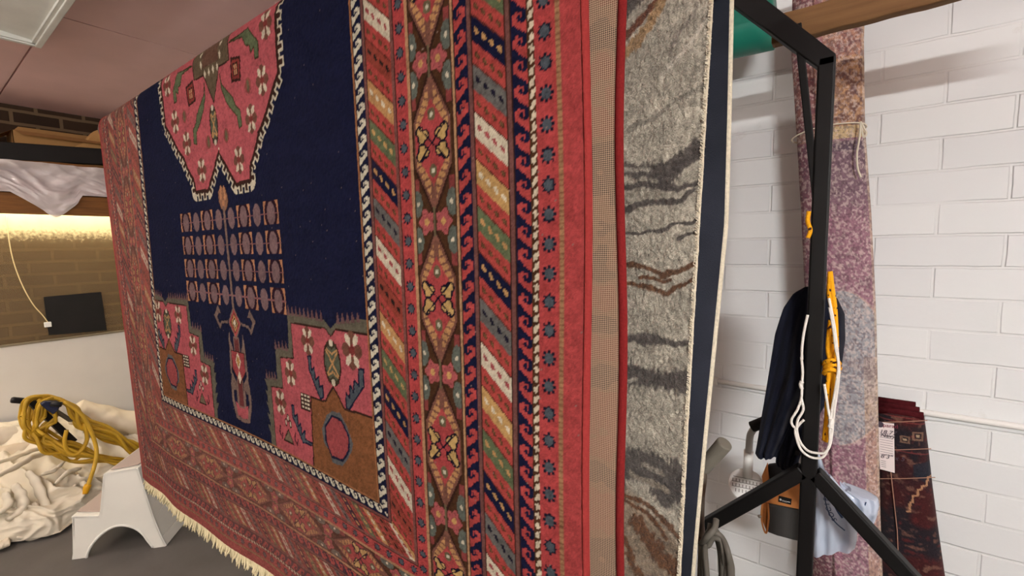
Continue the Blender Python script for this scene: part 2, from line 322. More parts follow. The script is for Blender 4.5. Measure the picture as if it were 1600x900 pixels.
def paint_rug(X, Q):
    P = Paint(X, Q, NAVY); C = P.C
    xc = (XRt+XLf)/2
    dB = Q-(ZIN-WB); dR = XRt-X; dL = X-XLf
    d = np.minimum(np.minimum(dR, dL), dB); side = (np.minimum(dR, dL) <= dB)
    al = np.where(side, Q, X*1.0)                    # along the band
    # ---------------- field
    X0 = XC-.0185
    def mr(pts, k): return [(X0+k*(p[0]+.0185-.022*(1.84-p[1])), p[1]) for p in pts]
    for k in (1, -1):
        med_ = mr(med, k); full = mr(med[:-1], k)+[(X0, 1.66)]+[(X0, 2.1), (X0+k*.315, 2.1)]
        # outline with comb teeth
        b = P.box(full, .03); x, q = X[b], Q[b]
        ins = polymask(x, q, full); dd, arc = polydist(x, q, [(X0+k*.315, 2.1)]+med_[:-1]+[(X0, 1.66)], False)
        half = (x-X0)*k >= -.004
        inner = (arc > (2.1-1.576)+.33)              # the bare edges of the notch
        th = np.where((arc/.03) % 1 < .5, .019, .007); th = np.where(inner, .0035, th)
        near = lambda t: (dd < t)
        sub = C[b]
        ph_ = (arc/.03) % 1; cn = np.minimum(np.minimum(ph_, np.abs(ph_-.5)), 1-ph_)*.03 < .0024
        sub[half & ~ins & near(th+.0045)] = L(CREAM)
        sub[half & ~ins & near(th)] = L(DKBR)
        sub[half & ~ins & ~inner & cn & (dd > .005) & (dd < .0235)] = L(CREAM)
        sub[ins & half] = L(PINK)
        sub[ins & half & (dd < .004)] = L(DKBR)
        C[b] = sub
    P.poly([(X0-.1, 2.1), (X0-.1, 1.853), (X0-.045, 1.852), (X0, 1.778), (X0+.045, 1.852), (X0+.1, 1.853), (X0+.1, 2.1)], (110, 92, 66), DKBR)
    P.poly([(X0-.045, 1.95), (X0-.045, 1.868), (X0+.045, 1.868), (X0+.045, 1.95)], (112, 76, 58))
    for k in (1, -1):
        for px, pz in ((.012, 1.853), (.036, 1.853), (.054, 1.878), (.056, 1.905), (.056, 1.932)): P.poly([(X0+k*px, pz-.011), (X0+k*px+.006, pz), (X0+k*px, pz+.011), (X0+k*px-.006, pz)], CREAM)
        for lf in (leaf1, leaf2): P.poly(mr(lf, k), GREEN, (70, 60, 30), .003)
        P.poly(mr(sq, k), (150, 50, 40), DKBR, .006)
        c = mr([(.109, 1.826)], k)[0]; P.poly([(c[0]-.01, c[1]-.013), (c[0]+.01, c[1]-.013), (c[0]+.01, c[1]+.013), (c[0]-.01, c[1]+.013)], (206, 150, 100), DKBR, .003)
        P.line([(c[0], c[1]-.014), (c[0], c[1]+.014)], (150, 50, 40), .003); P.line([(c[0]-.01, c[1]), (c[0]+.01, c[1])], (150, 50, 40), .003)
        for c in mr(blob, k): P.ell(c, .014, .017, (160, 78, 66)); P.ell(c, .006, .013, OLIVE)
        for c in mr(fl, k)+mr(cfl, k): pass
    def flower(c, s=1.):
        for a in range(0, 360, 90):
            P.ell((c[0]+.018*s*math.cos(math.radians(a)), c[1]+.022*s*math.sin(math.radians(a))), .011*s, .012*s, (128, 78, 58))
        P.ell(c, .009*s, .009*s, (140, 50, 44))
        for a in (52, 128, 232, 308):
            r = math.radians(a); u = (math.cos(r)*.8, math.sin(r)); n = (-u[1], u[0])
            P.poly([(c[0]+u[0]*.007*s, c[1]+u[1]*.007*s), (c[0]+u[0]*.022*s+n[0]*.008*s, c[1]+u[1]*.022*s+n[1]*.008*s), (c[0]+u[0]*.034*s+n[0]*.004*s, c[1]+u[1]*.034*s+n[1]*.004*s), (c[0]+u[0]*.034*s-n[0]*.004*s, c[1]+u[1]*.034*s-n[1]*.004*s), (c[0]+u[0]*.022*s-n[0]*.008*s, c[1]+u[1]*.022*s-n[1]*.008*s)], CREAM)
    def xoval(c, rx, rz):
        P.ell(c, rx, rz, (96, 102, 80), DKBR, .005)
        for sg in (1, -1):
            P.line([(c[0]-rx*.62, c[1]-sg*rz*.5), (c[0]+rx*.62, c[1]+sg*rz*.5)], GOLD, .0045)
            for h in (.38, .62): P.line([(c[0]-rx*.55, c[1]+sg*rz*(h+.2)), (c[0], c[1]+sg*rz*h), (c[0]+rx*.55, c[1]+sg*rz*(h+.2))], GOLD if h < .5 else (70, 60, 40), .004)
            P.ell((c[0], c[1]+sg*rz*.86), .007, .007, CREAM)
    for k in (1, -1):
        for c in mr(fl, k): flower(c, .95)
    xoval((X0-.012, 1.727), .023, .048)
    # tree with rows of ovals
    P.poly([(X0+p[0]+.0125, p[1]) for p in bud], (164, 112, 78), DKBR, .002)
    for a in ((-.02, 1.555), (.004, 1.552), (-.008, 1.535), (-.016, 1.572), (.002, 1.57)): P.ell((X0+a[0]+.008, a[1]), .006, .009, (206, 140, 88))
    for iz, zz in enumerate((1.499, 1.435, 1.371, 1.308)):
        for k in (1, -1):
            for j, xo in enumerate((.036, .103, .17, .236)):
                c = (X0+k*xo, zz); hx, hz = .034, .028
                if j % 2:
                    P.poly([(c[0]-hx, zz-hz), (c[0]+hx, zz-hz), (c[0]+hx, zz+hz), (c[0]-hx, zz+hz)], (206, 138, 88))
                    P.ell(c, .029, .036, (48, 14, 36)); b = P.box([(c[0]-.04, zz+hz), (c[0]+.04, zz+hz+.012)], 0); C[b] = L(NAVY); b = P.box([(c[0]-.04, zz-hz-.012), (c[0]+.04, zz-hz)], 0); C[b] = L(NAVY)
                    P.ell(c, .024, .028, (48, 14, 36)); P.poly([(c[0]-.006, zz+hz), (c[0]+.006, zz+hz), (c[0]+.006, zz-hz), (c[0]-.006, zz-hz)], (48, 14, 36))
                P.ell(c, .0185, .0255, (136, 104, 104))
                for sx_ in (-.026, .026): P.line([(c[0]+sx_-.008, zz), (c[0]+sx_+.008, zz)], (150, 92, 92), .0035)
    P.line([(X0, 1.525), (X0, 1.27)], (140, 108, 92), .011)
    # sceptre under the tree
    TA = (140, 112, 98)
    for k in (1, -1):
        P.poly([(X0+k*(p[0]-.01), p[1]) for p in hook], TA)
        P.poly([(X0+k*a, z) for a, z in ((.036, 1.215), (.034, 1.19), (.02, 1.165), (.018, 1.12), (.044, 1.12), (.044, 1.19))], TA)
        P.line([(X0+k*.04, 1.17), (X0+k*.045, 1.105), (X0+k*.022, 1.08), (X0+k*.018, 1.02)], TA, .008)
        P.poly([(X0+k*a, z) for a, z in ((.02, 1.083), (.044, 1.098), (.052, 1.075), (.053, 1.03), (.036, .985), (0, .98), (0, .992), (.02, .992), (.042, 1.035), (.04, 1.06), (.03, 1.06))], TA)
        P.poly([(X0+k*a, z) for a, z in ((0, 1.018), (.034, 1.03), (.028, .995), (0, .99))], PINK)
    P.poly([(X0-.014, 1.2), (X0+.014, 1.2), (X0+.014, 1.02), (X0-.014, 1.02)], (120, 50, 50), TA, .004)
    P.poly([(X0-.036, 1.165), (X0+.036, 1.165), (X0+.034, 1.115), (X0, 1.08), (X0-.034, 1.115)], (176, 62, 66), DKBR, .003)
    for c, s, cl in (((0, 1.14), .024, CREAM), ((0, 1.14), .016, (190, 140, 60)), ((0, 1.098), .018, CREAM)): P.poly([(X0+c[0]-s*.6, c[1]), (X0, c[1]+s), (X0+s*.6, c[1]), (X0, c[1]-s)], cl)
    for s, cl in ((1, TA), (.82, RED), (.6, DKBR), (.52, GOLD), (.33, DKBR), (.24, CREAM)): P.poly([(X0-.036*s, 1.238), (X0, 1.238+.044*s), (X0+.036*s, 1.238), (X0, 1.238-.044*s)], cl)
    # stepped corners
    for k in (1, -1):
        ol = mr(olive[:-1]+[(.144, .9), (.7, .9), (.7, 1.293)], k); P.poly(ol, (110, 104, 84))
        for (xa, za), (xb, zb), n in (((.266, 1.284), (.412, 1.281), 9), ((.455, 1.281), (.536, 1.29), 5), ((.195, 1.2), (.26, 1.203), 4), ((.14, 1.122), (.195, 1.125), 4)):
            for i in range(n):
                u = (i+.35)/n; x = xa+(xb-xa)*u; z = za+(zb-za)*u; h = (xb-xa)/n*.42
                P.poly(mr([(x-h, z-.003), (x+h, z-.003), (x-h*.2, z+.019)], k), (122, 82, 82))
        for i in range(5): P.poly(mr([(.145, .985+i*.028), (.145, 1.003+i*.028), (.131, 1.006+i*.028)], k), (110, 104, 84))
        P.poly(mr(red[:10]+[(.165, .95), (.62, .95), (.62, 1.267)], k), PINK, DKBR, .003)
        for c in mr(cfl, k): flower(c, 1.1 if abs(c[0]-X0) > .4 else .9)
        for lf in (cleafL, cleafR, cleaf3): P.poly(mr(lf, k), STEEL, NAVY, .004)
        br = mr([(.341, 1.112), (.397, 1.114), (.431, 1.151), (.466, 1.113), (.62, 1.117), (.62, .95), (.333, .95), (.339, 1.073)], k)
        P.poly(br, (146, 88, 42), DKBR, .0045)
        P.poly(mr(oct, k), (104, 108, 110)); P.poly(mr(octi, k), (176, 70, 72), NAVY, .005)
        b = P.box(mr([(.39, 1.0), (.475, 1.09)], k), 0)
        c = mr([(.432, 1.198)], k)[0]; xoval(c, .031, .046)
        P.poly(mr(plaid, k), DKBR)
        for i in range(3):
            for j in range(4): P.poly(mr([(.3+i*.0125, 1.081+j*.0088), (.309+i*.0125, 1.081+j*.0088), (.309+i*.0125, 1.0865+j*.0088), (.3+i*.0125, 1.0865+j*.0088)], k), CREAM)
        P.poly(mr([(.207, .985), (.231, 1.015), (.251, .985)], k), (128, 112, 84), DKBR, .003)
        for px, pz in ((.222, 1.03), (.232, 1.042), (.242, 1.03)): P.ell(mr([(px, pz)], k)[0], .005, .01, CREAM, DKBR, .002)
        for xx in (.193, .262): P.line(mr([(xx, 1.015), (xx-.005, 1.0), (xx+.006, .988), (xx+.009, 1.0)], k), (90, 20, 40), .0045)
    # ---------------- borders, counted from the edge inwards
    def band(a, b): return (d >= a) & (d < b)
    def put(msk, c): C[msk] = L(c)
    def stripes(a, b, P_, cols, ph):
        m_ = band(a, b); w = (b-d)/(b-a)
        w = np.where(side & (dL < dR), 1-w, w)
        acr = np.where(side, w*(b-a), 0.)
        t = np.where(side, (Q+.86*acr)/P_, (X+.95*(Q-(ZIN-b)))/(P_*.62))+ph
        i = np.floor(t).astype(int); fr = t-i; n = len(cols)
        put(m_, (190, 62, 52))
        colr = np.array([L(c) for c, _ in cols]); sq_ = np.array([L(c) for _, c in cols])
        on = m_ & (fr < .54); C[on] = colr[(i % n)[on]]
        cr = np.where(side, w, (d-a)/(b-a)); pw = np.where(side, P_, P_*.62)
        for c4 in (.16, .39, .62, .85):
            dx = np.abs(cr-c4)*(b-a); 
            for fc, isq in ((.27, 1), (.77, 0)):
                da = np.abs(fr-fc)*pw; k_ = m_ & (dx+da < .0050) | m_ & (np.maximum(dx, da) < .0035)
                if isq: k_ &= on; C[k_] = sq_[(i % n)[k_]]
                else:
                    C[k_] = L((104, 62, 36)); k2 = m_ & (np.maximum(dx, da) < .0022); C[k2] = L((122, 90, 50))
        C[m_ & (np.abs(fr-.54)*pw < .0014)] = L((110, 44, 30))
    def dogband(a, b, per, n_col, o_col, out_is_n):
        m_ = band(a, b); w = (d-a)/(b-a)
        n_ = dog(w if out_is_n else 1-w, al/per, flip=False)
        put(m_ & n_, n_col); put(m_ & ~n_, o_col)
    put(d < WB, MAUVE)
    put(band(-.1, .0295), (192, 62, 60))
    put(band(.028, .0355), (150, 104, 62)); m_ = band(.0285, .034) & ((al/.0075) % 1 < .7); put(m_, (178, 132, 84))
    def stars(a, b, per, r):
        put(band(a, b), (194, 60, 58)); cdist = d-(a+b)/2; ca = ((al/per) % 1-.5)*per
        rr = np.hypot(cdist, ca); an = np.arctan2(ca, cdist); k_ = band(a, b) & (rr < r*(1+.2*np.cos(8*an))); put(k_, (24, 26, 48)); put(k_ & (rr < r*.72), STEEL)
    stars(.0355, .0645, .0369, .0098)
    put(band(.0645, .0755), BROWN); cm = .07; k_ = (np.abs(d-cm-.0012*np.sin(al*400)) < .0035) & (((al/.0136)+(d-cm)*40) % 1 < .66); put(k_ & band(.0645, .0755), (232, 214, 180))
    dogband(.0765, .101, .0298, NAVY, (196, 62, 56), False)
    put(band(.101, .111), MAUVE); put(band(.1, .1018), DKBR); put(band(.1102, .112), DKBR)
    DKSQ, CRSQ, RDSQ = (30, 24, 48), (226, 206, 160), (180, 70, 74)
    stripes(.112, .167, .06408, [(CREAM, RDSQ), (GREY, DKSQ), (NAVY, GOLD), (GREEN, GOLD), ((206, 160, 84), CREAM)], 10.485)
    put(band(.167, .175), MAUVE); put(band(.166, .168), DKBR)
    dogband(.175, .2005, .0315, NAVY, (196, 62, 56), True)
    put(band(.2005, .2085), (198, 148, 98)); put(band(.2, .202), DKBR); put(band(.2072, .209), DKBR)
    # flower lattice
    m_ = band(.209, .294); per = .205; bb = (d-.2515); a_ = ((al/.2342+.774) % 1-.5)*per; aa = np.abs(a_); ab = np.abs(bb)
    put(m_, BROWN)
    put(m_ & (ab > .031-.0*aa) & (aa > .03) & (aa+ab*1.2 < .128) & (aa > .045), (150, 60, 56)); put(m_ & (np.hypot((aa-.078)/.018, (ab-.037)/.011) < 1), (104, 112, 100)); put(m_ & (np.hypot(aa-.078, ab-.036) < .0035), CREAM)
    o1 = aa+1.55*ab; put(m_ & (o1 < .093) & (ab < .0385), (136, 84, 66)); put(m_ & (np.abs(o1-.093) < .004) & (ab < .0385), DKBR)
    dash = (np.abs(o1-.07) < .0115) & (((aa-.3*ab)/.011) % 1 < .72) & (ab > .006) & (ab < .034) & (aa > .012); put(m_ & dash, (206, 150, 84))
    put(m_ & (aa+1.25*ab < .056) & (ab < .037), (190, 62, 62))
    put(m_ & (np.hypot(aa-.036, bb) < .0085), OLIVE); put(m_ & (np.hypot(aa-.036, bb) < .0035), (216, 212, 180))
    for px, pz in ((.015, .011), (.026, .016), (.022, .007)):
        rr = np.hypot((ab-px)/.0082, (aa-pz)/.007); put(m_ & (rr < 1.15), (24, 20, 40))
    for px, pz in ((.015, .011), (.026, .016), (.022, .007)):
        rr = np.hypot((ab-px)/.0082, (aa-pz)/.007); put(m_ & (rr < .78), (214, 172, 92))
    put(m_ & (np.abs(aa-.8*ab) < .0016) & (aa < .022), (24, 20, 40))
    ac = per/2-aa; rr = np.hypot((ab-.018), ac); an = np.arctan2(ac, ab-.018); put(m_ & (rr < .0155*(1+.16*np.cos(5*an))), (188, 84, 84)); put(m_ & (rr < .005), (216, 166, 84)); put(m_ & (np.hypot(ab-.018, ac) > .011) & (rr < .0125) & (np.cos(5*an) > .5), (150, 56, 60))
    put(m_ & (ab < .0022) & (ac < .02), OLIVE)
    put(band(.294, .3005), (196, 146, 96)); put(band(.293, .2945), DKBR)
    stars(.3005, .3285, .0362, .0088)
    put(band(.3285, .3365), (138, 82, 72)); put(band(.3275, .329), DKBR)
    stripes(.3365, .399, .06436, [(GREEN, (206, 160, 84)), (GOLD, CREAM), (RUST, (40, 34, 30)), (CREAM, RDSQ), (GREY, DKSQ), (NAVY, GOLD)], 11.102)
    put(band(.399, .4065), (132, 78, 70)); put(band(.398, .3995), DKBR)
    dogband(.4065, .431, .0258, NAVY, (232, 222, 192), True)
    put(band(.431, .4365), (176, 112, 60)); put(band(.4305, .432), DKBR)
    # the far side and the foot of the border are blended towards one muted tone
    k = np.where(d < WB, np.clip(np.where((dL < dR) & (dL < WB), .42, np.clip((-.62-X)/.9, 0, .42)), 0, 1), 0)[..., None]
    k = np.where((d > .404)[..., None], 0, k); C[:] = C*(1-k)+L((172, 110, 96))*k
    g_ = C.mean(-1, keepdims=True); C[:] = g_+(C-g_)*.84
    # yarn: every knot dyed a little differently, horizontal abrash
    n1 = RNG.normal(0, .10, X.shape); n2 = fbm(X*14, Q*60, 3, 3)-.5; n3 = fbm(X*160, Q*160, 9, 2)-.5
    C *= np.clip(1+n1+n2*.32+n3*.5, .35, 1.7)[..., None]
    C[RNG.random(X.shape) < .0006] = L((150, 130, 120))
    return np.clip(C*RUGGAIN, 0, 1)
def fold(s):                                        # arc length above the lower edge of the border zone -> (y, z)
    s = np.asarray(s, float); a = np.clip((s-ZC)/R_FOLD, 0, math.pi)
    y = YR+R_FOLD*(1-np.cos(a)); z = np.where(s < ZC, s, ZC+R_FOLD*np.sin(a)); z = z-np.maximum(s-ZC-R_FOLD*math.pi, 0); return y, z
def warp(X, Q):
    D = np.interp(X, [-2.21, -1.13, -.6, -.25], [.402, .353, .33, .318])
    q = np.where(Q < ZIN, ZIN-(ZIN-Q)*D/WB, Q)
    y, z = fold(q)
    xo = -2.239+(1.9-z)*.07; xi = -1.803+(1.9-z)*.0253
    xin = XLf+WB
    ln = .022*(1.84-z)*np.clip((XRt-X)/WB, 0, 1)      # the sheet hangs a little askew
    x = np.where(X < xin, xi+(X-xin)*(xi-xo)/WB, X+ln+(xi-xin-.022*(1.84-z))*np.clip((-1.3-X)/(-1.3-xin), 0, 1))
    x = x+np.where(X > -.5, .0025*np.sin(z*9+1)*np.clip((X+.5)/.24, 0, 1), 0)
    y = y+.006*np.sin(X*5.2+z*1.3)*np.clip((ZC-z)*1.2, 0, 1)-.003*np.sin(X*17)*np.clip((.9-z)*3, 0, 1)
    return np.stack([x, y, z], -1)
rug = thing('patterned_rug', (-1.23, YR, .58), 'large red and navy patterned wool rug draped over a pole, cream fringe at its foot', 'rug')
def pile(name, bump=.55, sc=700, dist=.0016, sheen=.0): return mat(name, (200, 80, 80), 1.0, spec=.05, attr=True, bump=bump, bscale=sc, bdist=dist, sheen=sheen)
KN = .0022
xs = np.arange(XLf, XRt+1e-6, KN); qs = np.arange(ZIN-WB, ZC+R_FOLD*math.pi+.02, KN)
GX, GQ = np.meshgrid(xs, qs)
C_ = paint_rug(GX, GQ)
grid('pile', warp(GX, GQ)+np.stack([0*GX, -.0012*vnoise(GX/KN*.6, GQ/KN*.6, 2), 0*GX], -1), pile('knotted wool pile'), rug, C_)
# woven back of the front sheet, and the rear half of the rug
def weave(X, Z, a=(204, 172, 146), b=(92, 58, 40), c=(164, 96, 76), per=.0028, seed=1):
    C = np.empty(X.shape+(3,)); C[:] = L(a)
    u = (X/per) % 1; v = (Z/per) % 1
    k = fbm(X*18, Z*26, seed, 3)
    base = np.where((k > .53)[..., None], L(c), np.where((k < .40)[..., None], L((70, 58, 50)), L((150, 112, 84))))
    g = (u < .36) | (v < .36); C = np.where(g[..., None], C*.25+base*.6, C)
    g2 = (u < .42) & (v < .42); C = np.where(g2[..., None], base*.28, C)
    return np.clip(C*(1+RNG.normal(0, .06, X.shape))[..., None]*.72, 0, 1)
bx = np.linspace(XLf+.01, XRt-.004, 60); bq = np.linspace(ZIN-WB+.005, ZC-.002, 50); BX, BQ = np.meshgrid(bx, bq)
grid('backing', warp(BX, BQ)+np.array([0, .009, 0]), mat('rug back weave', (150, 110, 86), 1, spec=.05), rug)
YBK = YR+2*R_FOLD
def rear(X, Z):
    xr = X+np.where(X > -.5, .003*np.sin(Z*11), 0); return np.stack([xr, YBK+.02*np.clip((ZC-Z), 0, 1)*0+.004*np.sin(X*6+Z*4), Z], -1)
XBK = -.252
ax_ = np.arange(-.40, XBK, .0007); az_ = np.arange(.58, 1.89, .0007); AX, AZ = np.meshgrid(ax_, az_)
grid('rear_half', rear(AX, AZ)-np.array([0, .0, 0]), mat('woven rug underside', (150, 110, 86), 1, spec=.05, attr=True), rug, weave(AX, AZ))
ax_ = np.linspace(XLf, -.40, 40); az_ = np.linspace(.58, 1.89, 40); AX, AZ = np.meshgrid(ax_, az_)
grid('rear_half', rear(AX, AZ), mat('woven rug underside plain', (150, 110, 86), 1, spec=.05), rug)
AX, AZ = np.meshgrid(np.linspace(XLf, XBK, 60), np.linspace(.58, 1.89, 40)); grid('rear_pile', rear(AX, AZ)+np.array([0, .009, 0]), mat('rear wool pile', (150, 52, 50), 1, spec=.05), rug)
m_selv = mat('red overcast selvedge', (128, 44, 42), .95, spec=.1, bump=.6, bscale=500, var=.1, vscale=300)
def selv(X0_, q0, q1, off=0):
    q = np.linspace(q0, q1, 110); p = warp(np.full(q.shape, X0_), q); p[:, 1] += off; return [Vector(v) for v in p]
MB().tube(selv(XRt+.003, ZIN-WB, ZC+R_FOLD*2.2, .004), .005, 10).build('selvedge', m_selv, rug, smooth=True)
MB().tube(selv(XLf-.003, ZIN-WB, ZC+R_FOLD*2.2, .004), .0055, 10).build('selvedge', m_selv, rug, smooth=True)
zz = np.linspace(.58, ZC+.02, 90); MB().tube([Vector(v)+Vector((0, .003, 0)) for v in rear(np.full(zz.shape, XBK+.002), zz)], .0062, 10).build('selvedge', mat('dark red overcast selvedge', (112, 30, 30), .95, spec=.1, bump=.6, bscale=500, var=.1, vscale=300), rug, smooth=True)
fr = MB()
xx = XLf+.01
while xx < XRt:
    p = Vector(warp(np.array([xx]), np.array([ZIN-WB]))[0]); ln = random.uniform(.022, .038); k = random.uniform(-.014, .014); b = random.uniform(-.01, .008)
    pts = [p+Vector((0, .004, .004)), p+Vector((k*.3, b*.3+.002, -ln*.45)), p+Vector((k+random.uniform(-.006, .006), b, -ln))]
    fr.tube(smoothpath(pts, 3), [.0028, .003, .0031, .003, .0028, .0024, .001], 5); xx += random.uniform(.0028, .0045)
fr.build('fringe', mat('cream cotton fringe', (198, 186, 150), .9, spec=.1, var=.12, vscale=60), rug, smooth=True)
# ================================================================== THE GREY SHAG RUG BEHIND
YG, RG, ZG = .86, .042, 1.9
sg = YG/.7                                          # the sheet's edges were read at 0.7 m and scaled to its real distance
def g(px, py): p = aY(px, py, YG); return (p.x, p.z)
gz = np.arange(.42, ZG+RG*math.pi*.5, .0021); gx = np.arange(-.66, -.0, .0024)   # x relative to the right edge
GXX, GZZ = np.meshgrid(np.arange(-.54, 1e-6, .0021), gz)
def gedge(z): return np.interp(z, [1.42+(q-1.42)*sg for q in (.4, .889, 1.399, 1.752)], [q*sg for q in (-.205, -.197, -.177, -.164)])
def paint_grey(X, Z):
    P = Paint(X, Z, (160, 155, 140)); C = P.C
    wob = lambda X, Z: (X+.012*(fbm(X*22, Z*22, 5, 3)-.5)*2, Z+.016*(fbm(X*20, Z*20, 8, 3)-.5)*2)
    XW, ZW = wob(X, Z); P.X, P.Z = XW, ZW
    st = fbm(X*9+Z*9, Z*38-X*16, 21, 4); C *= (.62+.76*st)[..., None]
    def stroke(pts, col, w, soft=.4):
        dd, _ = polydist(XW, ZW, [g(*p) for p in pts], False); rag = .6+.8*vnoise(X*300, Z*120, 4)
        k = np.clip((w*.5*rag-dd)/(w*soft*.5)+.5, 0, 1)*.93; C[:] = C*(1-k[..., None])+L(col)*k[..., None]
    lowz = g(1000, 775)[1]; k = np.clip((lowz-Z-(X-g(1000, 775)[0])*.7)/.03+fbm(X*30, Z*30, 2)-.5, 0, 1)*.75; C[:] = C*(1-k[..., None])+L((116, 96, 74))*k[..., None]
    CH, BR = (72, 67, 64), (88, 54, 28)
    px = YG/710.
    for pts, c, w in [([(900, 225), (972, 262), (1000, 268), (1035, 270), (1060, 252), (1110, 222)], CH, 22), ([(900, 280), (972, 288), (1040, 290), (1070, 285), (1110, 283)], CH, 9),
        ([(1040, 285), (1070, 255), (1100, 240)], CH, 18), ([(900, 328), (970, 325), (1010, 320), (1060, 305), (1080, 296)], CH, 9), ([(900, 372), (970, 365), (1030, 360), (1065, 350), (1090, 342)], CH, 6), ([(1065, 366), (1090, 360)], CH, 5),
        ([(900, 398), (970, 412), (1000, 415), (1035, 427), (1060, 420), (1090, 411)], BR, 8), ([(1000, 430), (1035, 435), (1050, 432)], BR, 5), ([(900, 425), (970, 435), (1010, 445), (1040, 454), (1060, 446), (1090, 436)], BR, 8),
        ([(900, 520), (970, 527), (1000, 531), (1040, 534), (1080, 531)], CH, 14), ([(900, 585), (970, 585), (1000, 590), (1040, 600), (1085, 598)], CH, 36),
        ([(900, 710), (972, 730), (1010, 735), (1040, 745), (1070, 745)], CH, 50), ([(1035, 770), (1075, 755)], CH, 44),
        ([(900, 720), (972, 772), (1000, 785), (1030, 815), (1070, 860)], BR, 9), ([(940, 770), (975, 783), (1000, 800), (1020, 818), (1035, 848)], BR, 7), ([(995, 820), (1015, 850), (1040, 885), (1075, 910)], BR, 26), ([(950, 830), (975, 852), (995, 900)], BR, 12),
        ([(900, 60), (972, 20), (1010, -30)], CH, 34), ([(950, 98), (972, 66), (992, 42), (1034, -4)], (92, 48, 26), 10), ([(975, 92), (992, 70), (1012, 42), (1040, 0)], (150, 122, 86), 18),
        ([(978, 264), (1012, 266)], (150, 146, 134), 7), ([(1004, 729), (1030, 738)], (132, 126, 114), 7), ([(985, 743), (1010, 752), (1036, 766)], (128, 120, 106), 12), ([(968, 590), (990, 596)], (140, 136, 124), 7),
        ([(1100, 130), (1060, 160), (1000, 190), (970, 205)], (132, 128, 116), 8), ([(1100, 30), (1070, 80), (1040, 120)], (176, 170, 156), 7), ([(1085, 10), (1060, 50), (1050, 90)], (126, 120, 110), 6)]:
        stroke(pts, c, w*px*1.02)
    P.X, P.Z = X, Z
    C *= np.clip(1+RNG.normal(0, .16, X.shape)+.5*(vnoise(X*330, Z*150, 6)-.5)+.35*(fbm(X*60, Z*60, 4, 2)-.5), .3, 1.8)[..., None]
    return np.clip(C, 0, 1)
def gfold(s, y0):
    a = np.clip((s-ZG)/RG, 0, math.pi); return y0+RG*(1-np.cos(a)), np.where(s < ZG, s, ZG+RG*np.sin(a))
shag = thing('shag_rug', (-.56, YG, .3), 'grey shag rug with dark wavy bands hanging behind the patterned rug', 'rug')
ed = gedge(gz)[:, None]
y_, z_ = gfold(GZZ, YG)
Pg = np.stack([GXX+ed, y_+.012*np.sin(GXX*14+z_*3)*np.clip(1.9-z_, 0, 1)-.004*vnoise(GXX*320, z_*320, 3)-.003*vnoise(GXX*120, z_*120, 7), z_], -1)
Cg = paint_grey(GXX+ed, GZZ)
grid('pile', Pg, pile('shag pile', .9, 420, .004, .15), shag, Cg)
MB().tube([Vector(Pg[i, -1])+Vector((0, .004, 0)) for i in range(0, len(gz), 6)], .0032, 8).build('edge_yarn', mat('cream rug edge', (214, 204, 180), .95, spec=.1, bump=.8, bscale=400), shag, smooth=True)
# tufts along the right edge
tf = MB()
for i in range(0, len(gz)-1):
    p = Vector(Pg[i, -1]); 
    for k in range(2):
        a = random.uniform(-1, 1); tf.tube([p+Vector((-.003, random.uniform(-.003, .004), 0)), p+Vector((random.uniform(.001, .005), random.uniform(-.004, .002), a*.005-.003))], [.0009, .0003], 4)
tf.build('edge_tufts', mat('cream pile tufts', (220, 212, 190), .95, spec=.1), shag)
YG2 = YG+2*RG
zb = np.linspace(.42, ZG, 60); xb = np.linspace(-.6, 0, 30); XB_, ZB_ = np.meshgrid(xb, zb)
def gedge2(z): return np.interp(z, [1.42+(q-1.42)*YG2/.8 for q in (.5, .823, 1.20, 1.448, 1.791)], [q*YG2/.8 for q in (-.205, -.202, -.178, -.163, -.162)])
e2 = gedge2(zb)[:, None]
Pb = np.stack([XB_+e2, YG2+.008*np.sin(XB_*20+ZB_*5), ZB_], -1)
grid('backing_cloth', Pb, mat('navy black backing cloth', (44, 47, 56), .9, spec=.1, bump=.5, bscale=600, var=.15, vscale=14), shag)
grid('rear_pile', Pb+np.array([0, .012, 0]), mat('grey rear pile', (158, 154, 140), 1, spec=.05), shag)
MB().tube([Vector(v)+Vector((.001, .006, 0)) for v in Pb[:, -1]], .0055, 8).build('edge_yarn', mat('cream rug edge pile', (206, 198, 176), .95, spec=.1, bump=.9, bscale=300, var=.12, vscale=200), shag, smooth=True)
# ================================================================== THE RACK
m_steel = mat('black painted steel', (13, 12, 12), .5, spec=.2, var=.25, vscale=12, bump=.15, bscale=90)
m_wood = mat('weathered timber', (128, 96, 60), .75, var=.5, vscale=5, bump=.4, bscale=60, col2=(96, 64, 36))
m_wood.node_tree.nodes['Noise Texture'].inputs['Scale'].default_value = 3
mp = nn(m_wood.node_tree, 'ShaderNodeMapping'); mp.inputs['Scale'].default_value = (1.5, 18, 18)
m_wood.node_tree.links.new(m_wood.node_tree.nodes['Texture Coordinate'].outputs['Object'], mp.inputs[0]); m_wood.node_tree.links.new(mp.outputs[0], m_wood.node_tree.nodes['Noise Texture'].inputs['Vector'])
YP = 1.24
rack = thing('rug_rack', (-1.3, YP, 0), 'black steel rug rack frame with splayed feet and hanging poles', 'rack')
PW = .0325
xt = aY(1292, 95, YP).x; pt = Vector((xt, YP, aY(1285, 92, YP).z)); pb_ = Vector((xt, YP, 0.0))
MB().box(xt-PW/2, xt+PW/2, YP-PW/2, YP+PW/2, 0, pt.z).build('post', m_steel, rack, bevel=.004)
top2 = pt+Vector((-.30, 0, .30))
dg = MB(); h = PW/2                                 # mitred diagonal head
dg.prism([(xt-h, YP-h, pt.z-.02), (xt+h, YP-h, pt.z-.02), (xt+h, YP-h, pt.z+.0), (top2.x+.05, YP-h, top2.z-.0), (top2.x-.02, YP-h, top2.z-.0)], (0, PW, 0)).build('head_brace', m_steel, rack, bevel=.003)
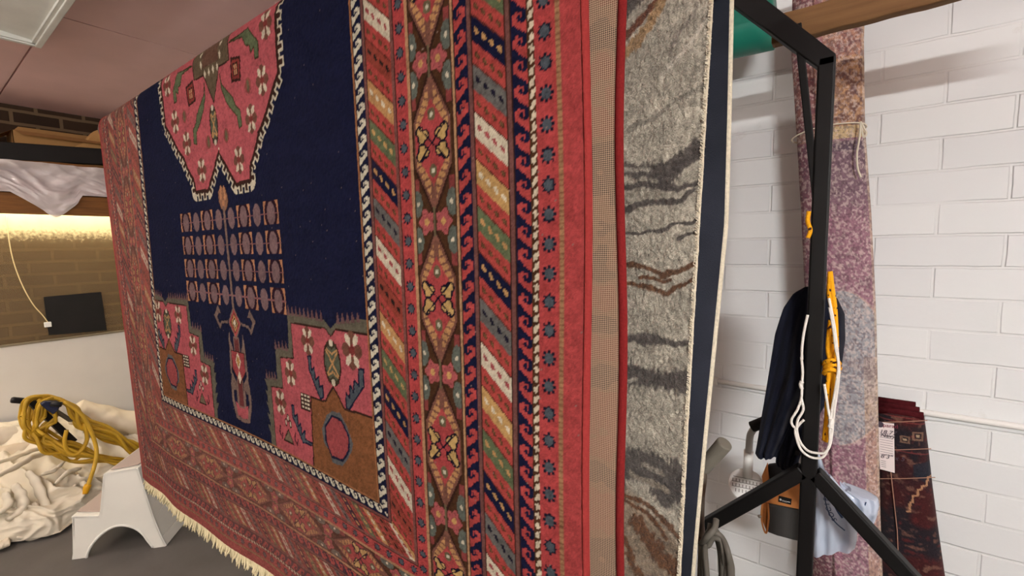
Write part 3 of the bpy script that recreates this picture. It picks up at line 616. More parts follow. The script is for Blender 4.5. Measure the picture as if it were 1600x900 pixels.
a = aY(1246, 37, YP-.010); b = aY(1277, 325, YP-.010)
MB().bar(a, b, .005, .0155, up=(1, 0, 0)).build('gusset', m_steel, rack, bevel=.002)
j = aY(1262, 742, YP)
for k, w in ((-1, 'foot_brace'), (1, 'foot_brace')):
    MB().bar((xt+k*.01, YP, j.z+.01), (xt+k*(j.z-.005), YP, .012), PW, PW, up=(0, 0, 1)).build(w, m_steel, rack, bevel=.004)
MB().bar((-.225, .36, 2.10), (-.225, 1.26, 2.10), .03, .045).build('cross_bar', m_steel, rack, bevel=.004)
MB().bar((top2.x+.02, YP, 2.10), (-2.30, YP, 2.10), .045, .045).build('top_rail', m_steel, rack, bevel=.004)
MB().box(-2.30-h, -2.30+h, YP-h, YP+h, 0, 2.09).build('post', m_steel, rack, bevel=.004)
for k in (-1, 1): MB().bar((-2.30+k*.01, YP, .72), (-2.30+k*.7, YP, .012), PW, PW).build('foot_brace', m_steel, rack, bevel=.004)
MB().bar((-2.27, .52, ZC-R_FOLD-.012), (-2.27, YP, ZC-R_FOLD-.012), .02, .04).build('support_arm', m_steel, rack, bevel=.003)
MB().bar((-2.27, YG-.02, ZG-RG-.012), (-2.27, YP, ZG-RG-.012), .02, .04).build('support_arm', m_steel, rack, bevel=.003)
m_pole = mat('dark hanging pole', (60, 54, 50), .5, spec=.4)
for yy, zc_, r_, xh in ((YR+R_FOLD, ZC, R_FOLD-.004, -.232), (YG+RG, ZG, RG-.008, -.19)):
    MB().box(xh-.006, xh+.006, yy-.006, yy+.006, zc_-.01, 2.09).build('hanger', m_steel, rack)
    MB().tube([(-2.285, yy, zc_), (xh+.008, yy, zc_)], r_, 16).build('pole', m_pole, rack, smooth=True)
# timber lying across the rack head, and the teal roll behind it
YT = YP+.02
a0 = aY(1206, 30, YT); a1 = aY(1208, 69, YT); e1 = aY(1475, 0, YT)
tim = MB(); x0, zt, zb_ = a0.x, a1.z+.064, a1.z; x1 = .49
sl = (e1.z-zb_)/(e1.x-x0)
n = 24; ring = []
for i in range(n+1):
    x = x0+(x1-x0)*i/n; dz = sl*(x-x0)+.001*math.sin(i*1.7); ring.append([(x, YT, zb_+dz), (x, YT, zt+dz), (x, YT+.033, zt+dz), (x, YT+.033, zb_+dz)])
vs = [v for r in ring for v in r]; fs = [(i*4+q, i*4+(q+1) % 4, i*4+4+(q+1) % 4, i*4+4+q) for i in range(n) for q in range(4)]+[(3, 2, 1, 0), (n*4, n*4+1, n*4+2, n*4+3)]
tag(tim.add(vs, fs).build('timber_beam', m_wood, bevel=.005), 'rough brown timber beam lying across the top of the black rack', 'beam')
YTL = 1.655; rt = .078; pl = aY(1208, 76, YTL); zc_ = pl.z+rt*1.03
tl = MB(); x1 = pl.x
tag(tl.tube([(x, YTL, zc_+.003*math.sin(x*9)) for x in np.linspace(-1.2, x1, 24)], rt, 40).build('carpet_roll', mat('teal green plastic backed roll', (24, 116, 98), .4, spec=.5, var=.12, vscale=5, bump=.12, bscale=12, bdist=.01), smooth=True), 'teal green carpet roll lying high up behind the timber beam', 'roll')
tl.v = []; 
# brackets carrying the roll, hidden behind the shag rug
br = thing('roll_bracket', (-.6, YB, zc_-rt-.02), 'steel wall brackets holding up the teal roll', 'bracket')
for xx in (-.55, -1.05):
    MB().box(xx-.015, xx+.015, YTL-.1, YB, zc_-rt-.035, zc_-rt-.005).build('arm', m_steel, br); MB().bar((xx, YB-.02, zc_-rt-.28), (xx, YTL, zc_-rt-.03), .02, .02).build('strut', m_steel, br)
# ================================================================== WALL SIDE OBJECTS
m_cond = mat('white painted conduit', (232, 232, 228), .5, spec=.4)
pc = aY(1500, 648, YB-.015)
cz = [aY(1115, 597, YB-.015), aY(1200, 606, YB-.015), aY(1400, 638, YB-.015), aY(1599, 668, YB-.015)]
zc2 = sum(p.z for p in cz)/4
cnd = thing('conduit', (0, YB-.014, zc2), 'thin white painted conduit running along the brick wall', 'conduit')
MB().tube([(-1.5, YB-.013, zc2), (1.6, YB-.013, zc2)], .0095, 12).build('pipe', m_cond, cnd, smooth=True)
for xx in (-.4, .62, 1.2): MB().box(xx-.009, xx+.009, YB-.024, YB, zc2-.014, zc2+.014).build('clip', m_cond, cnd, bevel=.003)
# faded tall rug roll
YFR = 1.768
def rolled(name, prof, depth, n_u, n_v, colf, label, cat, m, yc, ridge=None):
    """standing bundle: prof = [(z, xl, xr)] -> closed flattened tube"""
    zs_ = np.linspace(prof[0][0], prof[-1][0], n_v); pr = np.array(prof)
    xl = np.interp(zs_, pr[:, 0], pr[:, 1]); xr = np.interp(zs_, pr[:, 0], pr[:, 2])
    th = np.linspace(0, 2*math.pi, n_u, endpoint=False); ca, sa = np.cos(th), np.sin(th)
    ex = np.sign(ca)*np.abs(ca)**.8; ey = np.sign(sa)*np.abs(sa)**.8
    X = (xl+xr)[:, None]/2+((xr-xl)/2)[:, None]*ex[None]; Y = yc-depth/2*ey[None]+0*X; Z = zs_[:, None]+0*X
    if ridge is not None: Y = Y+ridge(th[None], Z)
    P = np.stack([X, Y, Z], -1); C = colf(X, Z, np.broadcast_to(th[None], X.shape), np.broadcast_to(ex[None], X.shape))
    o = grid(name, P, m, None, C, closed_u=True); 
    me = o.data; nv, nu = n_v, n_u
    bm = bmesh.new(); bm.from_mesh(me); bm.verts.ensure_lookup_table()
    bm.faces.new([bm.verts[(nv-1)*nu+i] for i in range(nu)]); bm.faces.new([bm.verts[i] for i in range(nu)][::-1]); bm.to_mesh(me); bm.free()
    if label: tag(o, label, cat)
    return o
def fq(px, py): p = aY(px, py, YFR-.047); return p
prof = []
for yl, xl_, xr_ in ((70, 1235, 1350), (200, 1243, 1352), (330, 1250, 1362), (420, 1254, 1367), (500, 1258, 1371), (640, 1262, 1374), (800, 1266, 1378), (900, 1268, 1382)):
    p, q = fq(xl_, yl), fq(xr_, yl); prof.append((q.z*.5+p.z*.5, p.x, q.x))
prof = [(2.2, prof[0][1]-.004, prof[0][2]-.004)]+prof+[(0, prof[-1][1], prof[-1][2]+.01)]; prof = prof[::-1]
def faded_col(X, Z, th, ex):
    C = np.empty(X.shape+(3,)); n1 = fbm(X*70, Z*55, 31, 3); n2 = fbm(X*16, Z*9, 35, 3)
    C[:] = L((152, 114, 128))
    z1, z2, z3, z4, z5 = [fq(1330, y).z for y in (85, 195, 215, 330, 455)]; zm1, zm2 = fq(1330, 455).z, fq(1330, 700).z
    def mix(k, col): k = np.clip(k, 0, 1)[..., None]; C[:] = C*(1-k)+L(col)*k
    mix((Z-z3)/.02, (186, 146, 112)); mix(((Z-z3)/.02 > 0)*np.clip((n1-.5)*9, 0, 1)*.8, (104, 72, 70)); mix(((Z > z1)*1.)*.5, (170, 120, 116))
    mix(((Z < z2+.0) & (Z > z3))*1., (204, 180, 140)); 
    mid = np.clip((z3-Z)/.02, 0, 1)*np.clip((Z-z4+.023)/.07, 0, 1); mix(mid*(.35+.5*n2), (112, 98, 108))
    row = (Z < z3-.005) & (Z > z3-.035); mix(row*.7, (90, 80, 92))
    # pale blue-grey medallion, its outline curved
    cx = X*0+fq(1310, 580).x; hw = np.where(Z > fq(1330, 600).z, np.sqrt(np.clip((zm1-Z)/.124, 0, 1))*.116, np.sqrt(np.clip((Z-zm2)/.14, 0, 1))*.132)
    med_ = ((Z < zm1) & (Z > zm2) & (np.abs(X-cx) < hw)); mix(med_*.85, (158, 164, 168)); 
    mix((np.abs(np.abs(X-cx)-hw) < .004)*((Z < zm1) & (Z > zm2))*.7, (190, 160, 150))
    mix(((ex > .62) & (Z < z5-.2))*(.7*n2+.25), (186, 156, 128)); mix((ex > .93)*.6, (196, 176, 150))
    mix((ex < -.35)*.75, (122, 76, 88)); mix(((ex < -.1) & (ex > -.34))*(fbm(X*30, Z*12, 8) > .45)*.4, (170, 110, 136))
    mix(np.clip((fbm(X*210, Z*170, 77, 2)-.5)*8, 0, 1)*.5, (218, 200, 192)); mix(np.clip((.46-fbm(X*190, Z*150, 79, 2))*8, 0, 1)*.5, (84, 66, 76)); mix(np.clip((.42-fbm(X*45, Z*30, 83, 3))*8, 0, 1)*.25, (96, 74, 84))
    w = ((np.floor(X/.0022)+np.floor(Z/.0022)) % 2); C *= (1+.34*(w-.5)*(.4+n2))[..., None]; C *= np.clip(1+RNG.normal(0, .12, X.shape), .4, 1.6)[..., None]
    return np.clip(C, 0, 1)
def fr_ridge(th, Z): return .009*np.exp(-((np.cos(th)+.33)/.06)**2)*(np.sin(th) > 0)
fad = rolled('rolled_rug', prof, .093, 380, 900, faded_col, 'tall faded pink and grey rug roll standing against the white wall behind the rack', 'rug', mat('faded rug', (150, 110, 120), 1, spec=.05, attr=True, bump=.5, bscale=500, sheen=.1), YFR, fr_ridge)
m_str = mat('white cotton string', (226, 218, 198), .9, spec=.1, bump=.4, bscale=800)
def front(px, py, y): return aY(px, py, y)
strg = thing('tie_string', front(1300, 195, YFR-.062), 'white string tied around the tall faded rug roll', 'string')
zt_ = front(1345, 192, YFR-.062).z
xl_s = front(1238, 207, YFR-.047).x; xr_s = front(1352, 192, YFR-.047).x; cxs, hxs = (xl_s+xr_s)/2, (xr_s-xl_s)/2+.004
lp = []
for i in range(41):
    t = 2*math.pi*i/40; c_, s_ = math.cos(t), math.sin(t)
    lp.append((cxs+hxs*math.copysign(abs(c_)**.8, c_), YFR-.051*math.copysign(abs(s_)**.8, s_), zt_+.009*math.sin(t*1.0)+.014*(c_ < 0)*c_))
MB().tube(lp, .0022, 6, cap=False).build('loop', m_str, strg, smooth=True)
k0 = front(1345, 190, YFR-.059)
MB().tube(smoothpath([k0, front(1343, 215, YFR-.062), front(1339, 240, YFR-.062), front(1340, 262, YFR-.062), front(1345, 277, YFR-.062)]), .0027, 6).build('tail', m_str, strg, smooth=True)
MB().tube(smoothpath([k0, front(1350, 200, YFR-.062), front(1354, 208, YFR-.062), front(1349, 214, YFR-.062), k0]), .0024, 6).build('bow', m_str, strg, smooth=True)
# dark red folded rug
YD = 1.83
dp = []
for y, xl_, xr_ in ((650, 1376, 1447), (700, 1377, 1454), (760, 1378, 1461), (830, 1378, 1471), (900, 1378, 1482)):
    p, q = aY(xl_, y, YD-.04), aY(xr_, y, YD-.04); dp.append(((p.z+q.z)/2, p.x-.006, q.x))
dp = dp[::-1]; dp = [(0, dp[0][1], dp[0][2]+.02)]+dp
def dark_col(X, Z, th, ex):
    C = np.empty(X.shape+(3,)); C[:] = L((62, 28, 29)); n1 = fbm(X*60, Z*60, 51, 4); n2 = fbm(X*12, Z*10, 55, 3)
    def mix(k, col): k = np.clip(k, 0, 1)[..., None]; C[:] = C*(1-k)+L(col)*k
    mix(((Z > aY(1420, 703, YD).z) & (Z < aY(1420, 660, YD).z))*.7, (46, 36, 38)); mix((n2-.52)*9*.8, (34, 30, 36)); mix((n1-.62)*10*.6, (104, 74, 64)); mix((.36-n1)*10*.5, (84, 34, 34))
    p = [aY(*q, YD) for q in ((1425, 718), (1456, 716), (1458, 742), (1445, 748), (1425, 735))]; mk = polymask(X, Z, [(q.x, q.z) for q in p]); mix(mk*.85, (36, 40, 50))
    pp = [(1458, 740), (1448, 745), (1446, 752), (1438, 757), (1432, 766), (1424, 776), (1420, 790), (1416, 800)]
    pts = []
    for i, (a_, b_) in enumerate(pp[:-1]):
        q = aY(a_, b_, YD); r = aY(pp[i+1][0], b_, YD); pts += [(q.x, q.z), (r.x, r.z)]
    mix((polydist(X, Z, pts, False)[0] < .0026)*.9, (168, 128, 96))
    for y in (648, 655, 700): mix((np.abs(Z-aY(1420, y, YD).z) < .002)*.5, (130, 60, 58))
    for c, s in (((1412, 680), .0095), ((1432, 676), .011)):
        q = aY(*c, YD); rr = np.maximum(np.abs(X-q.x), np.abs(Z-q.z)); mix((np.abs(rr-s) < .0024)*.6, (140, 110, 90)); mix((rr < .004)*.8, (170, 150, 120))
    C *= np.clip(1+RNG.normal(0, .2, X.shape), .4, 1.7)[..., None]; return np.clip(C, 0, 1)
dk = thing('folded_rug', (.33, YD, 0), 'dark maroon folded rug with a white paper tag standing at the wall', 'rug')
m_dark = mat('maroon rug', (80, 40, 40), 1, spec=.05, attr=True, bump=.5, bscale=500, sheen=.08)
o = rolled('bundle', dp, .078, 260, 420, dark_col, None, None, m_dark, YD); o.parent = dk; o.matrix_parent_inverse = Matrix.Translation(-dk.location)
tp = [aY(x, y, YD-.03) for x, y in ((1370, 632), (1438, 630), (1440, 640), (1447, 640), (1449, 655), (1372, 652))]
b = MB()
for i in range(3):
    z0 = dp[-1][0]+.005+i*.010; r_ = .011
    b = MB(); b.tube([(dp[-1][1]+.0, YD-.026+i*.0155, z0), (dp[-1][2]-.005-i*.008, YD-.026+i*.0155, z0)], .0105, 10, sq=1.5); b.build('fold', mat('maroon rug fold', (72, 24, 28), 1, spec=.05, bump=.6, bscale=400, var=.25, vscale=60), dk, smooth=True)
m_twine = mat('pale twine', (170, 130, 110), .9, spec=.1)
for y0_, y1_ in ((660, 657), (703, 701), (748, 746)):
    p, q = aY(1370, y0_, YD-.042), aY(1449+(y0_-660)*.14, y1_, YD-.042); MB().tube([p, (p+q)/2+Vector((0, -.003, 0)), q], .00125, 5).build('twine', m_twine, dk)
p, q = aY(1392, 738, YD-.0435), aY(1402, 830, YD-.0435); MB().tube([p, q, q+Vector((.03, 0, -.4))], .00125, 5).build('twine', m_twine, dk)
# price tag on it
tg0, tg1, tg2, tg3 = aY(1371, 659, YD-.0465), aY(1397, 662, YD-.051), aY(1398, 739, YD-.051), aY(1375, 733, YD-.0465)
m_paper = mat('white paper', (236, 226, 224), .6, spec=.2)
tagp = MB().prism([tg0, tg1, tg2, tg3], (0, .0008, 0)).build('paper_tag', m_paper, dk); tagp['label'] = 'white paper price tag with printed rows and handwriting'
m_ink = mat('dark print ink', (70, 62, 74), .7); m_inkr = mat('dark red print ink', (120, 40, 60), .7)
def tagpt(u, v, off=.0015):
    a = tg0.lerp(tg1, u); b = tg3.lerp(tg2, u); p = a.lerp(b, v); return p+Vector((0, -off, 0))
def strip(u0, u1, v, hgt, m, nm): 
    MB().add([tagpt(u0, v), tagpt(u1, v), tagpt(u1, v+hgt), tagpt(u0, v+hgt)], [(0, 1, 2, 3)]).build(nm, m, tagp)
for i in range(9): strip(.08, .9, .26+i*.05, .006, m_ink, 'printed_row')
for i in range(4): strip(.1, .42, .80+i*.04, .008, m_ink, 'printed_row')
c = tagpt(.14, .045, .002); dv = (tg3-tg0).normalized(); du = (tg1-tg0).normalized()
MB().add([c+du*(.0097*math.cos(t))+dv*(.0097*math.sin(t)) for t in np.linspace(0, 2*math.pi, 16, endpoint=False)], [tuple(range(16))]).build('printed_logo', m_ink, tagp)
def text(s, loc, right, up, size, m, parent, name, extr=.0003, font_shear=0, align='LEFT'):
    cu = bpy.data.curves.new(name, 'FONT'); cu.body = s; cu.size = size; cu.extrude = extr; cu.shear = font_shear; cu.align_x = align
    tmp = bpy.data.objects.new(name, cu); COL.objects.link(tmp); dg_ = bpy.context.evaluated_depsgraph_get(); me = bpy.data.meshes.new_from_object(tmp.evaluated_get(dg_))
    bpy.data.objects.remove(tmp); o = bpy.data.objects.new(name, me); me.materials.clear(); me.materials.append(m)
    r = Vector(right).normalized(); u = (Vector(up)-r*Vector(up).dot(r)).normalized(); M_ = Matrix((r, u, r.cross(u))).transposed()
    me.transform(Matrix.Translation(Vector(loc)) @ M_.to_4x4()); link(o, parent); return o
text('parad', tagpt(.32, .085, .002), du, -dv, .0163, m_inkr, tagp, 'printed_name')
text('18.77', tagpt(.06, .235, .002), du, -dv, .0186, m_ink, tagp, 'handwriting', font_shear=.3)
text('Navy', tagpt(.12, .30, .002), du, -dv, .017, m_ink, tagp, 'handwriting', font_shear=.3)
text("8'3\" x 5", tagpt(.06, .745, .002), du, -dv, .0186, m_ink, tagp, 'handwriting', font_shear=.3)
# ================================================================== THINGS HANGING ON THE RACK
m_navy = mat('navy cotton', (17, 20, 33), .95, spec=.1, bump=.4, bscale=350, var=.15, vscale=9, sheen=.05)
YJ = 1.32
jk = thing('navy_garment', aY(1262, 455, YJ), 'dark navy garment draped over a hook on the black rack post', 'clothing')
def cloth(name, outl, y0, depth, pleats, seed, parent=jk):
    """hanging cloth: outl = [(y_px, xl, xr)], closed sheet with vertical pleats"""
    n_v, n_u = 70, 64; ys = np.linspace(outl[0][0], outl[-1][0], n_v); o = np.array(outl, float)
    xl = np.interp(ys, o[:, 0], o[:, 1]); xr = np.interp(ys, o[:, 0], o[:, 2]); P = np.zeros((n_v, n_u, 3))
    for i, y in enumerate(ys):
        a = aY(xl[i], y, y0); b = aY(xr[i], y, y0); grow = min(1, (i+2)/14)
        for j_ in range(n_u):
            t = 2*math.pi*j_/n_u; u = .5-.5*math.cos(t); f = math.sin(t)
            ple = pleats[0]*math.cos(u*pleats[1]*2*math.pi+seed+.6*math.sin(i*.09))*grow+.006*math.sin(i*.10+u*6+seed)+.004*math.sin(u*23+seed*3+i*.03)*grow
            P[i, j_] = (a.x+(b.x-a.x)*u, y0-f*depth*grow**.5-ple*(1 if f > 0 else .3), a.z*(1-u)+b.z*u)
    ob = grid(name, P, m_navy, parent, None, closed_u=True)
    bm = bmesh.new(); bm.from_mesh(ob.data); bm.verts.ensure_lookup_table()
    bm.faces.new([bm.verts[j_] for j_ in range(n_u)]); bm.faces.new([bm.verts[(n_v-1)*n_u+j_] for j_ in range(n_u)][::-1]); bm.to_mesh(ob.data); bm.free(); return ob
cloth('sleeve', [(448, 1258, 1272), (458, 1240, 1285), (480, 1225, 1287), (520, 1212, 1282), (580, 1202, 1275), (640, 1192, 1245), (690, 1184, 1224), (706, 1181, 1216), (713, 1186, 1213)], YJ-.016, .023, (.007, 1.6), .4)
cloth('body', [(450, 1262, 1290), (465, 1255, 1308), (490, 1250, 1320), (530, 1245, 1321), (575, 1238, 1315), (620, 1228, 1296), (680, 1216, 1262), (722, 1212, 1247), (729, 1216, 1245)], YJ+.023, .025, (.007, 1.7), 2.2)
MB().tube([aY(1268, 452, YP+PW/2), aY(1268, 450, YJ+.0), aY(1268, 443, YJ+.015)], .0047, 8).build('hook', m_steel, jk)
# ropes
def rpath(pts, y): return smoothpath([aY(p[0], p[1], y+(p[2] if len(p) > 2 else 0)) for p in pts], 7)
m_yel = mat('yellow rope', (232, 164, 24), .75, spec=.2, bump=.7, bscale=260, bdist=.003)
nt = m_yel.node_tree; vo = nn(nt, 'ShaderNodeTexNoise'); vo.inputs['Scale'].default_value = 95; vo.inputs['Detail'].default_value = 1
rp = nn(nt, 'ShaderNodeValToRGB'); rp.color_ramp.elements[0].position = .64; rp.color_ramp.elements[0].color = L4((236, 166, 22)); rp.color_ramp.elements[1].position = .67; rp.color_ramp.elements[1].color = L4((60, 24, 20))
nt.links.new(nt.nodes['Texture Coordinate'].outputs['Object'], vo.inputs['Vector']); nt.links.new(vo.outputs[0], rp.inputs[0]); nt.links.new(rp.outputs[0], nt.nodes['Principled BSDF'].inputs['Base Color'])
m_wrope = mat('white rope', (232, 228, 220), .8, spec=.2, bump=.8, bscale=330, bdist=.003)
yr = YP-.0165
yrope = thing('yellow_rope', aY(1298, 430, yr), 'yellow rope with dark flecks knotted and hung at the right of the post', 'rope')
for pts in ([(1297, 424), (1300, 450), (1304, 480), (1306, 520), (1306, 552), (1298, 568)], [(1297, 426), (1296, 460), (1301, 490), (1303, 520), (1297, 560)], [(1298, 500, .006), (1295, 525), (1294, 548), (1298, 566)],
            [(1299, 572), (1302, 600), (1300, 640), (1295, 670), (1290, 690)], [(1297, 575), (1293, 610), (1292, 650), (1288, 688)], [(1296, 574, .01), (1297, 610, .01), (1296, 650, .01), (1292, 685, .008)]):
    MB().tube(rpath(pts, yr), .005, 8).build('strand', m_yel, yrope, smooth=True)
for k, (w0, w1, yy) in enumerate(((1288, 1310, 566), (1289, 1311, 573), (1288, 1309, 580))):
    MB().tube(rpath([(w0, yy+4, .008), (w0+2, yy, -.009), ((w0+w1)/2, yy-3, -.017), (w1-2, yy-1, -.009), (w1, yy+3, .008), ((w0+w1)/2, yy+4, .016), (w0, yy+4, .008)], yr), .0053, 8).build('knot', m_yel, yrope, smooth=True)
MB().tube(rpath([(1264, 330), (1262, 345), (1266, 360), (1262, 372)], YP-.023), .0047, 6).build('strand', m_yel, yrope, smooth=True)
wrope = thing('white_rope', aY(1300, 470, yr), 'thin white rope looped around the lower part of the black post', 'rope')
yw = YP-.035
for pts in ([(1295, 466), (1300, 490), (1305, 520), (1309, 555), (1311, 580), (1308, 610), (1303, 645), (1298, 690), (1290, 706), (1278, 708), (1262, 704), (1250, 690), (1245, 672), (1248, 664), (1256, 656)],
            [(1296, 480), (1302, 512), (1306, 545), (1310, 570), (1306, 605), (1300, 640), (1297, 665), (1296, 692), (1288, 712), (1276, 716), (1262, 712), (1250, 700), (1243, 678), (1243, 668)],
            [(1252, 558, .0), (1254, 580, .0), (1253, 600), (1252, 622), (1246, 640), (1237, 655), (1238, 664), (1244, 668), (1247, 655), (1255, 640), (1252, 622)],
            [(1262, 492, .0), (1256, 520, .0), (1253, 545, .0), (1253, 562, .0)], [(1288, 600), (1291, 620), (1295, 645), (1298, 662)]):
    MB().tube(rpath(pts, yw), .0028, 7).build('strand', m_wrope, wrope, smooth=True)
MB().tube(rpath([(1253, 596), (1251, 601), (1253, 608)], yw-.004), [.0043, .005, .0043]+[.004]*12, 8).build('knot', m_wrope, wrope, smooth=True)
MB().tube(rpath([(1298, 655), (1299, 660), (1297, 668)], yw-.004), .0055, 8).build('knot', m_wrope, wrope, smooth=True)
# wand with foam grip and the cable coil
YW = 1.10
m_foam = mat('grey foam', (112, 108, 98), .95, spec=.1, bump=.5, bscale=300); m_chr = mat('worn chrome tube', (160, 152, 140), .28, metal=.9, var=.5, vscale=22, col2=(96, 64, 44))
wand = thing('cleaning_wand', aY(1100, 900, YW), 'bent metal wand with a grey foam handle beside the grey shag rug', 'tool')
h0, h1 = aY(1098, 732, YW), aY(1133, 692, YW-.016)
MB().tube([h0, h0.lerp(h1, .04), h0.lerp(h1, .96), h1], [.0147, .0167, .0175, .0163], 24).build('foam_grip', m_foam, wand, smooth=False, bevel=.002)
b0 = aY(1096, 860, YW)
MB().tube(smoothpath([h0.lerp(h1, .2), h0, aY(1099, 748, YW), aY(1096, 775, YW), aY(1095, 815, YW), b0, (b0.x-.002, YW, .35), (b0.x-.004, YW, .02)], 6), .0081, 12).build('tube', m_chr, wand, smooth=True)
MB().tube([aY(1096, 838, YW), aY(1096, 848, YW)], .0109, 12).build('collar', mat('rust brown collar', (92, 66, 54), .7), wand, smooth=True)
MB().prism([(b0.x-.01, YW-.016, .0), (b0.x+.03, YW-.016, .0), (b0.x+.01, YW-.016, .08), (b0.x-.015, YW-.016, .08)], (0, .032, 0)).build('head', m_chr, wand, bevel=.004)
m_cab = mat('grey rubber cable', (92, 88, 80), .6, spec=.35, bump=.15, bscale=80)
cable = thing('cable_coil', aY(1110, 850, YW-.03), 'coiled grey cable hanging on the metal wand', 'cable')
yc_ = YW-.035
for i in range(7):
    w = 10+i*3.6; dx = 0+i*2.2; top = 828+i*2-(i % 3)*3
    pts = [(1103+dx*.3, top+12, .015*(i % 2)), (1110+dx*.4, top, 0), (1118+dx*.9, top+8, 0), (1125+dx*1.2, top+34, -.01*(i % 3)), (1127+dx*1.25, 905, -.01*(i % 2)), (1124+dx, 975+i*5, 0), (1112+dx*.5, 998+i*5, .01), (1099+dx*.2, 970, .012), (1096+i*1.5, 910, .006*(i % 3)), (1099+dx*.2, 858, 0), (1103+dx*.3, top+12, .015*(i % 2))]
    MB().tube(rpath(pts, yc_-.003*i), .0064, 8, cap=False).build('loop', m_cab, cable, smooth=True)
MB().tube(rpath([(1096, 850, -.0), (1104, 840, -.03), (1116, 826, -.02), (1119, 812, .0)], yc_), .007, 8).build('loose_end', m_cab, cable, smooth=True)
MB().tube(rpath([(1110, 818, .0), (1109, 830, -.01), (1112, 840, -.01)], yc_), .0058, 8).build('loose_end', m_cab, cable, smooth=True)
# white scrubber with slotted disc head
YD_ = 1.44
m_pl = mat('white plastic', (236, 236, 232), .35, spec=.5)
scr = thing('shower_head', aY(1164, 757, YD_), 'white round slotted spray head on a short handle behind the rack', 'tool')
c = aY(1166, 758, YD_); nrm = (Vector(CAM)-c).normalized(); nrm = (nrm+Vector((0, -.1, .35))).normalized(); u = nrm.cross(Vector((0, 0, 1))).normalized(); v = u.cross(nrm).normalized(); R = .048
def ringp(r, off, n=40): return [c+u*(r*math.cos(t))+v*(r*math.sin(t))+nrm*off for t in np.linspace(0, 2*math.pi, n, endpoint=False)]
dm = MB(); prof_ = [(.0155, -.023), (.035, -.0155), (.0466, -.0047), (.0481, .0031), (.0458, .007), (.0, .0078)]
for (r0, o0), (r1, o1) in zip(prof_[:-1], prof_[1:]):
    a, b = ringp(r0, o0), ringp(max(r1, .0005), o1); dm.add(a+b, [(i, (i+1) % 40, 40+(i+1) % 40, 40+i) for i in range(40)])
dm.build('disc_head', m_pl, scr, smooth=True)
m_slot = mat('grey slot', (120, 118, 112), .8)
for r_ in range(4):
    for q in range(-4, 5):
        x_, y_2 = q*.009, (r_-1.5)*.014
        if math.hypot(x_, y_2) < .039 and not (r_ == 0): 
            p = c+u*x_-v*y_2+nrm*.0083; MB().add([p+u*a_+v*b_ for a_, b_ in ((-.001, -.0047), (.001, -.0047), (.001, .0047), (-.001, .0047))], [(0, 1, 2, 3)]).build('slot', m_slot, scr)
for r_ in (-.017, -.003, .011):
    p = c+v*r_*-1+nrm*.0082; wd = math.sqrt(.039**2-r_**2); MB().add([p+u*a_+v*b_ for a_, b_ in ((-wd, -.0008), (wd, -.0008), (wd, .0008), (-wd, .0008))], [(0, 1, 2, 3)]).build('slot', m_slot, scr)
MB().tube([aY(1168, 745, YD_+.0), aY(1170, 704, YD_+.0)], .0128, 16).build('handle', m_pl, scr, smooth=True)
MB().tube(rpath([(1170, 706), (1171, 690), (1173, 678), (1180, 668), (1190, 663)], YD_), .0097, 12).build('elbow', mat('clear grey hose', (190, 192, 190), .15, spec=.6), scr, smooth=True)
MB().tube([aY(1175, 667, YD_), aY(1205, 655, YD_)], .0155, 14).build('nozzle', mat('black rubber', (34, 31, 30), .7), scr, smooth=True)
# orange and grey tool bag hung behind the post
YO = 1.41
m_or = mat('orange board', (214, 140, 78), .6, var=.06, vscale=20); m_dg = mat('dark grey fabric', (62, 60, 58), .85, bump=.3, bscale=400); m_bk = mat('black lining', (26, 24, 24), .8)
bag = thing('tool_pouch', aY(1220, 790, YO), 'orange and dark grey tool pouch hanging behind the black post', 'pouch')
def fp(pts, y): return [aY(x, yy, y) for x, yy in pts]
MB().prism(fp([(1197, 770), (1256, 757), (1256, 798), (1196, 786)], YO), (0, .054, 0)).build('orange_band', m_or, bag, bevel=.004)
MB().prism(fp([(1199, 787), (1256, 799), (1256, 848), (1240, 845), (1214, 838), (1198, 832)], YO+.002), (0, .058, 0)).build('front_pocket', m_dg, bag, bevel=.006)
MB().tube(smoothpath(fp([(1193, 778), (1190, 800), (1191, 818), (1197, 833), (1201, 810), (1200, 787)], YO-.003), 5), .0027, 6).build('piping', m_or, bag, smooth=True)
MB().prism(fp([(1189, 785), (1199, 787), (1198, 832), (1190, 812)], YO+.0155), (0, .039, 0)).build('side_gusset', m_or, bag, bevel=.003)
MB().prism(fp([(1199, 728), (1247, 722), (1254, 757), (1197, 770)], YO+.039), (0, .0195, 0)).build('back_flap', m_bk, bag, bevel=.004)
MB().prism(fp([(1190, 745), (1198, 726), (1202, 762), (1194, 772)], YO+.023), (0, .023, 0)).build('flap_side', m_or, bag, bevel=.003)
MB().tube([aY(1189, 806, YO), aY(1186, 807, YO-.008)], .0047, 8).build('snap', mat('steel snap', (170, 165, 158), .3, metal=.8), bag, smooth=True)
lb = MB().prism(fp([(1217, 775), (1237, 780), (1236, 789), (1216, 784)], YO-.002), (0, .002, 0)).build('label_patch', m_bk, bag)
c_ = aY(1219.6, 780.6, YO-.0032); MB().add([c_+Vector((.0028*math.cos(t), 0, .0032*math.sin(t))) for t in np.linspace(0, 2*math.pi, 14, endpoint=False)], [tuple(range(14))]).build('patch_logo', m_pl, lb)
text('mn', aY(1222, 783.4, YO-.0035), aY(1237, 787.5, YO)-aY(1217, 782.5, YO), (0, 0, 1), .0088, m_pl, lb, 'patch_lettering')
MB().bar(aY(1229.5, 783.8, YO-.0032), aY(1234.5, 784.8, YO-.0032), .0006, .002).build('patch_line', m_pl, lb)
MB().bar(aY(1240, 724, YO+.047), aY(1247, 704, YP+.02), .0095, .0025).build('strap', m_bk, bag)
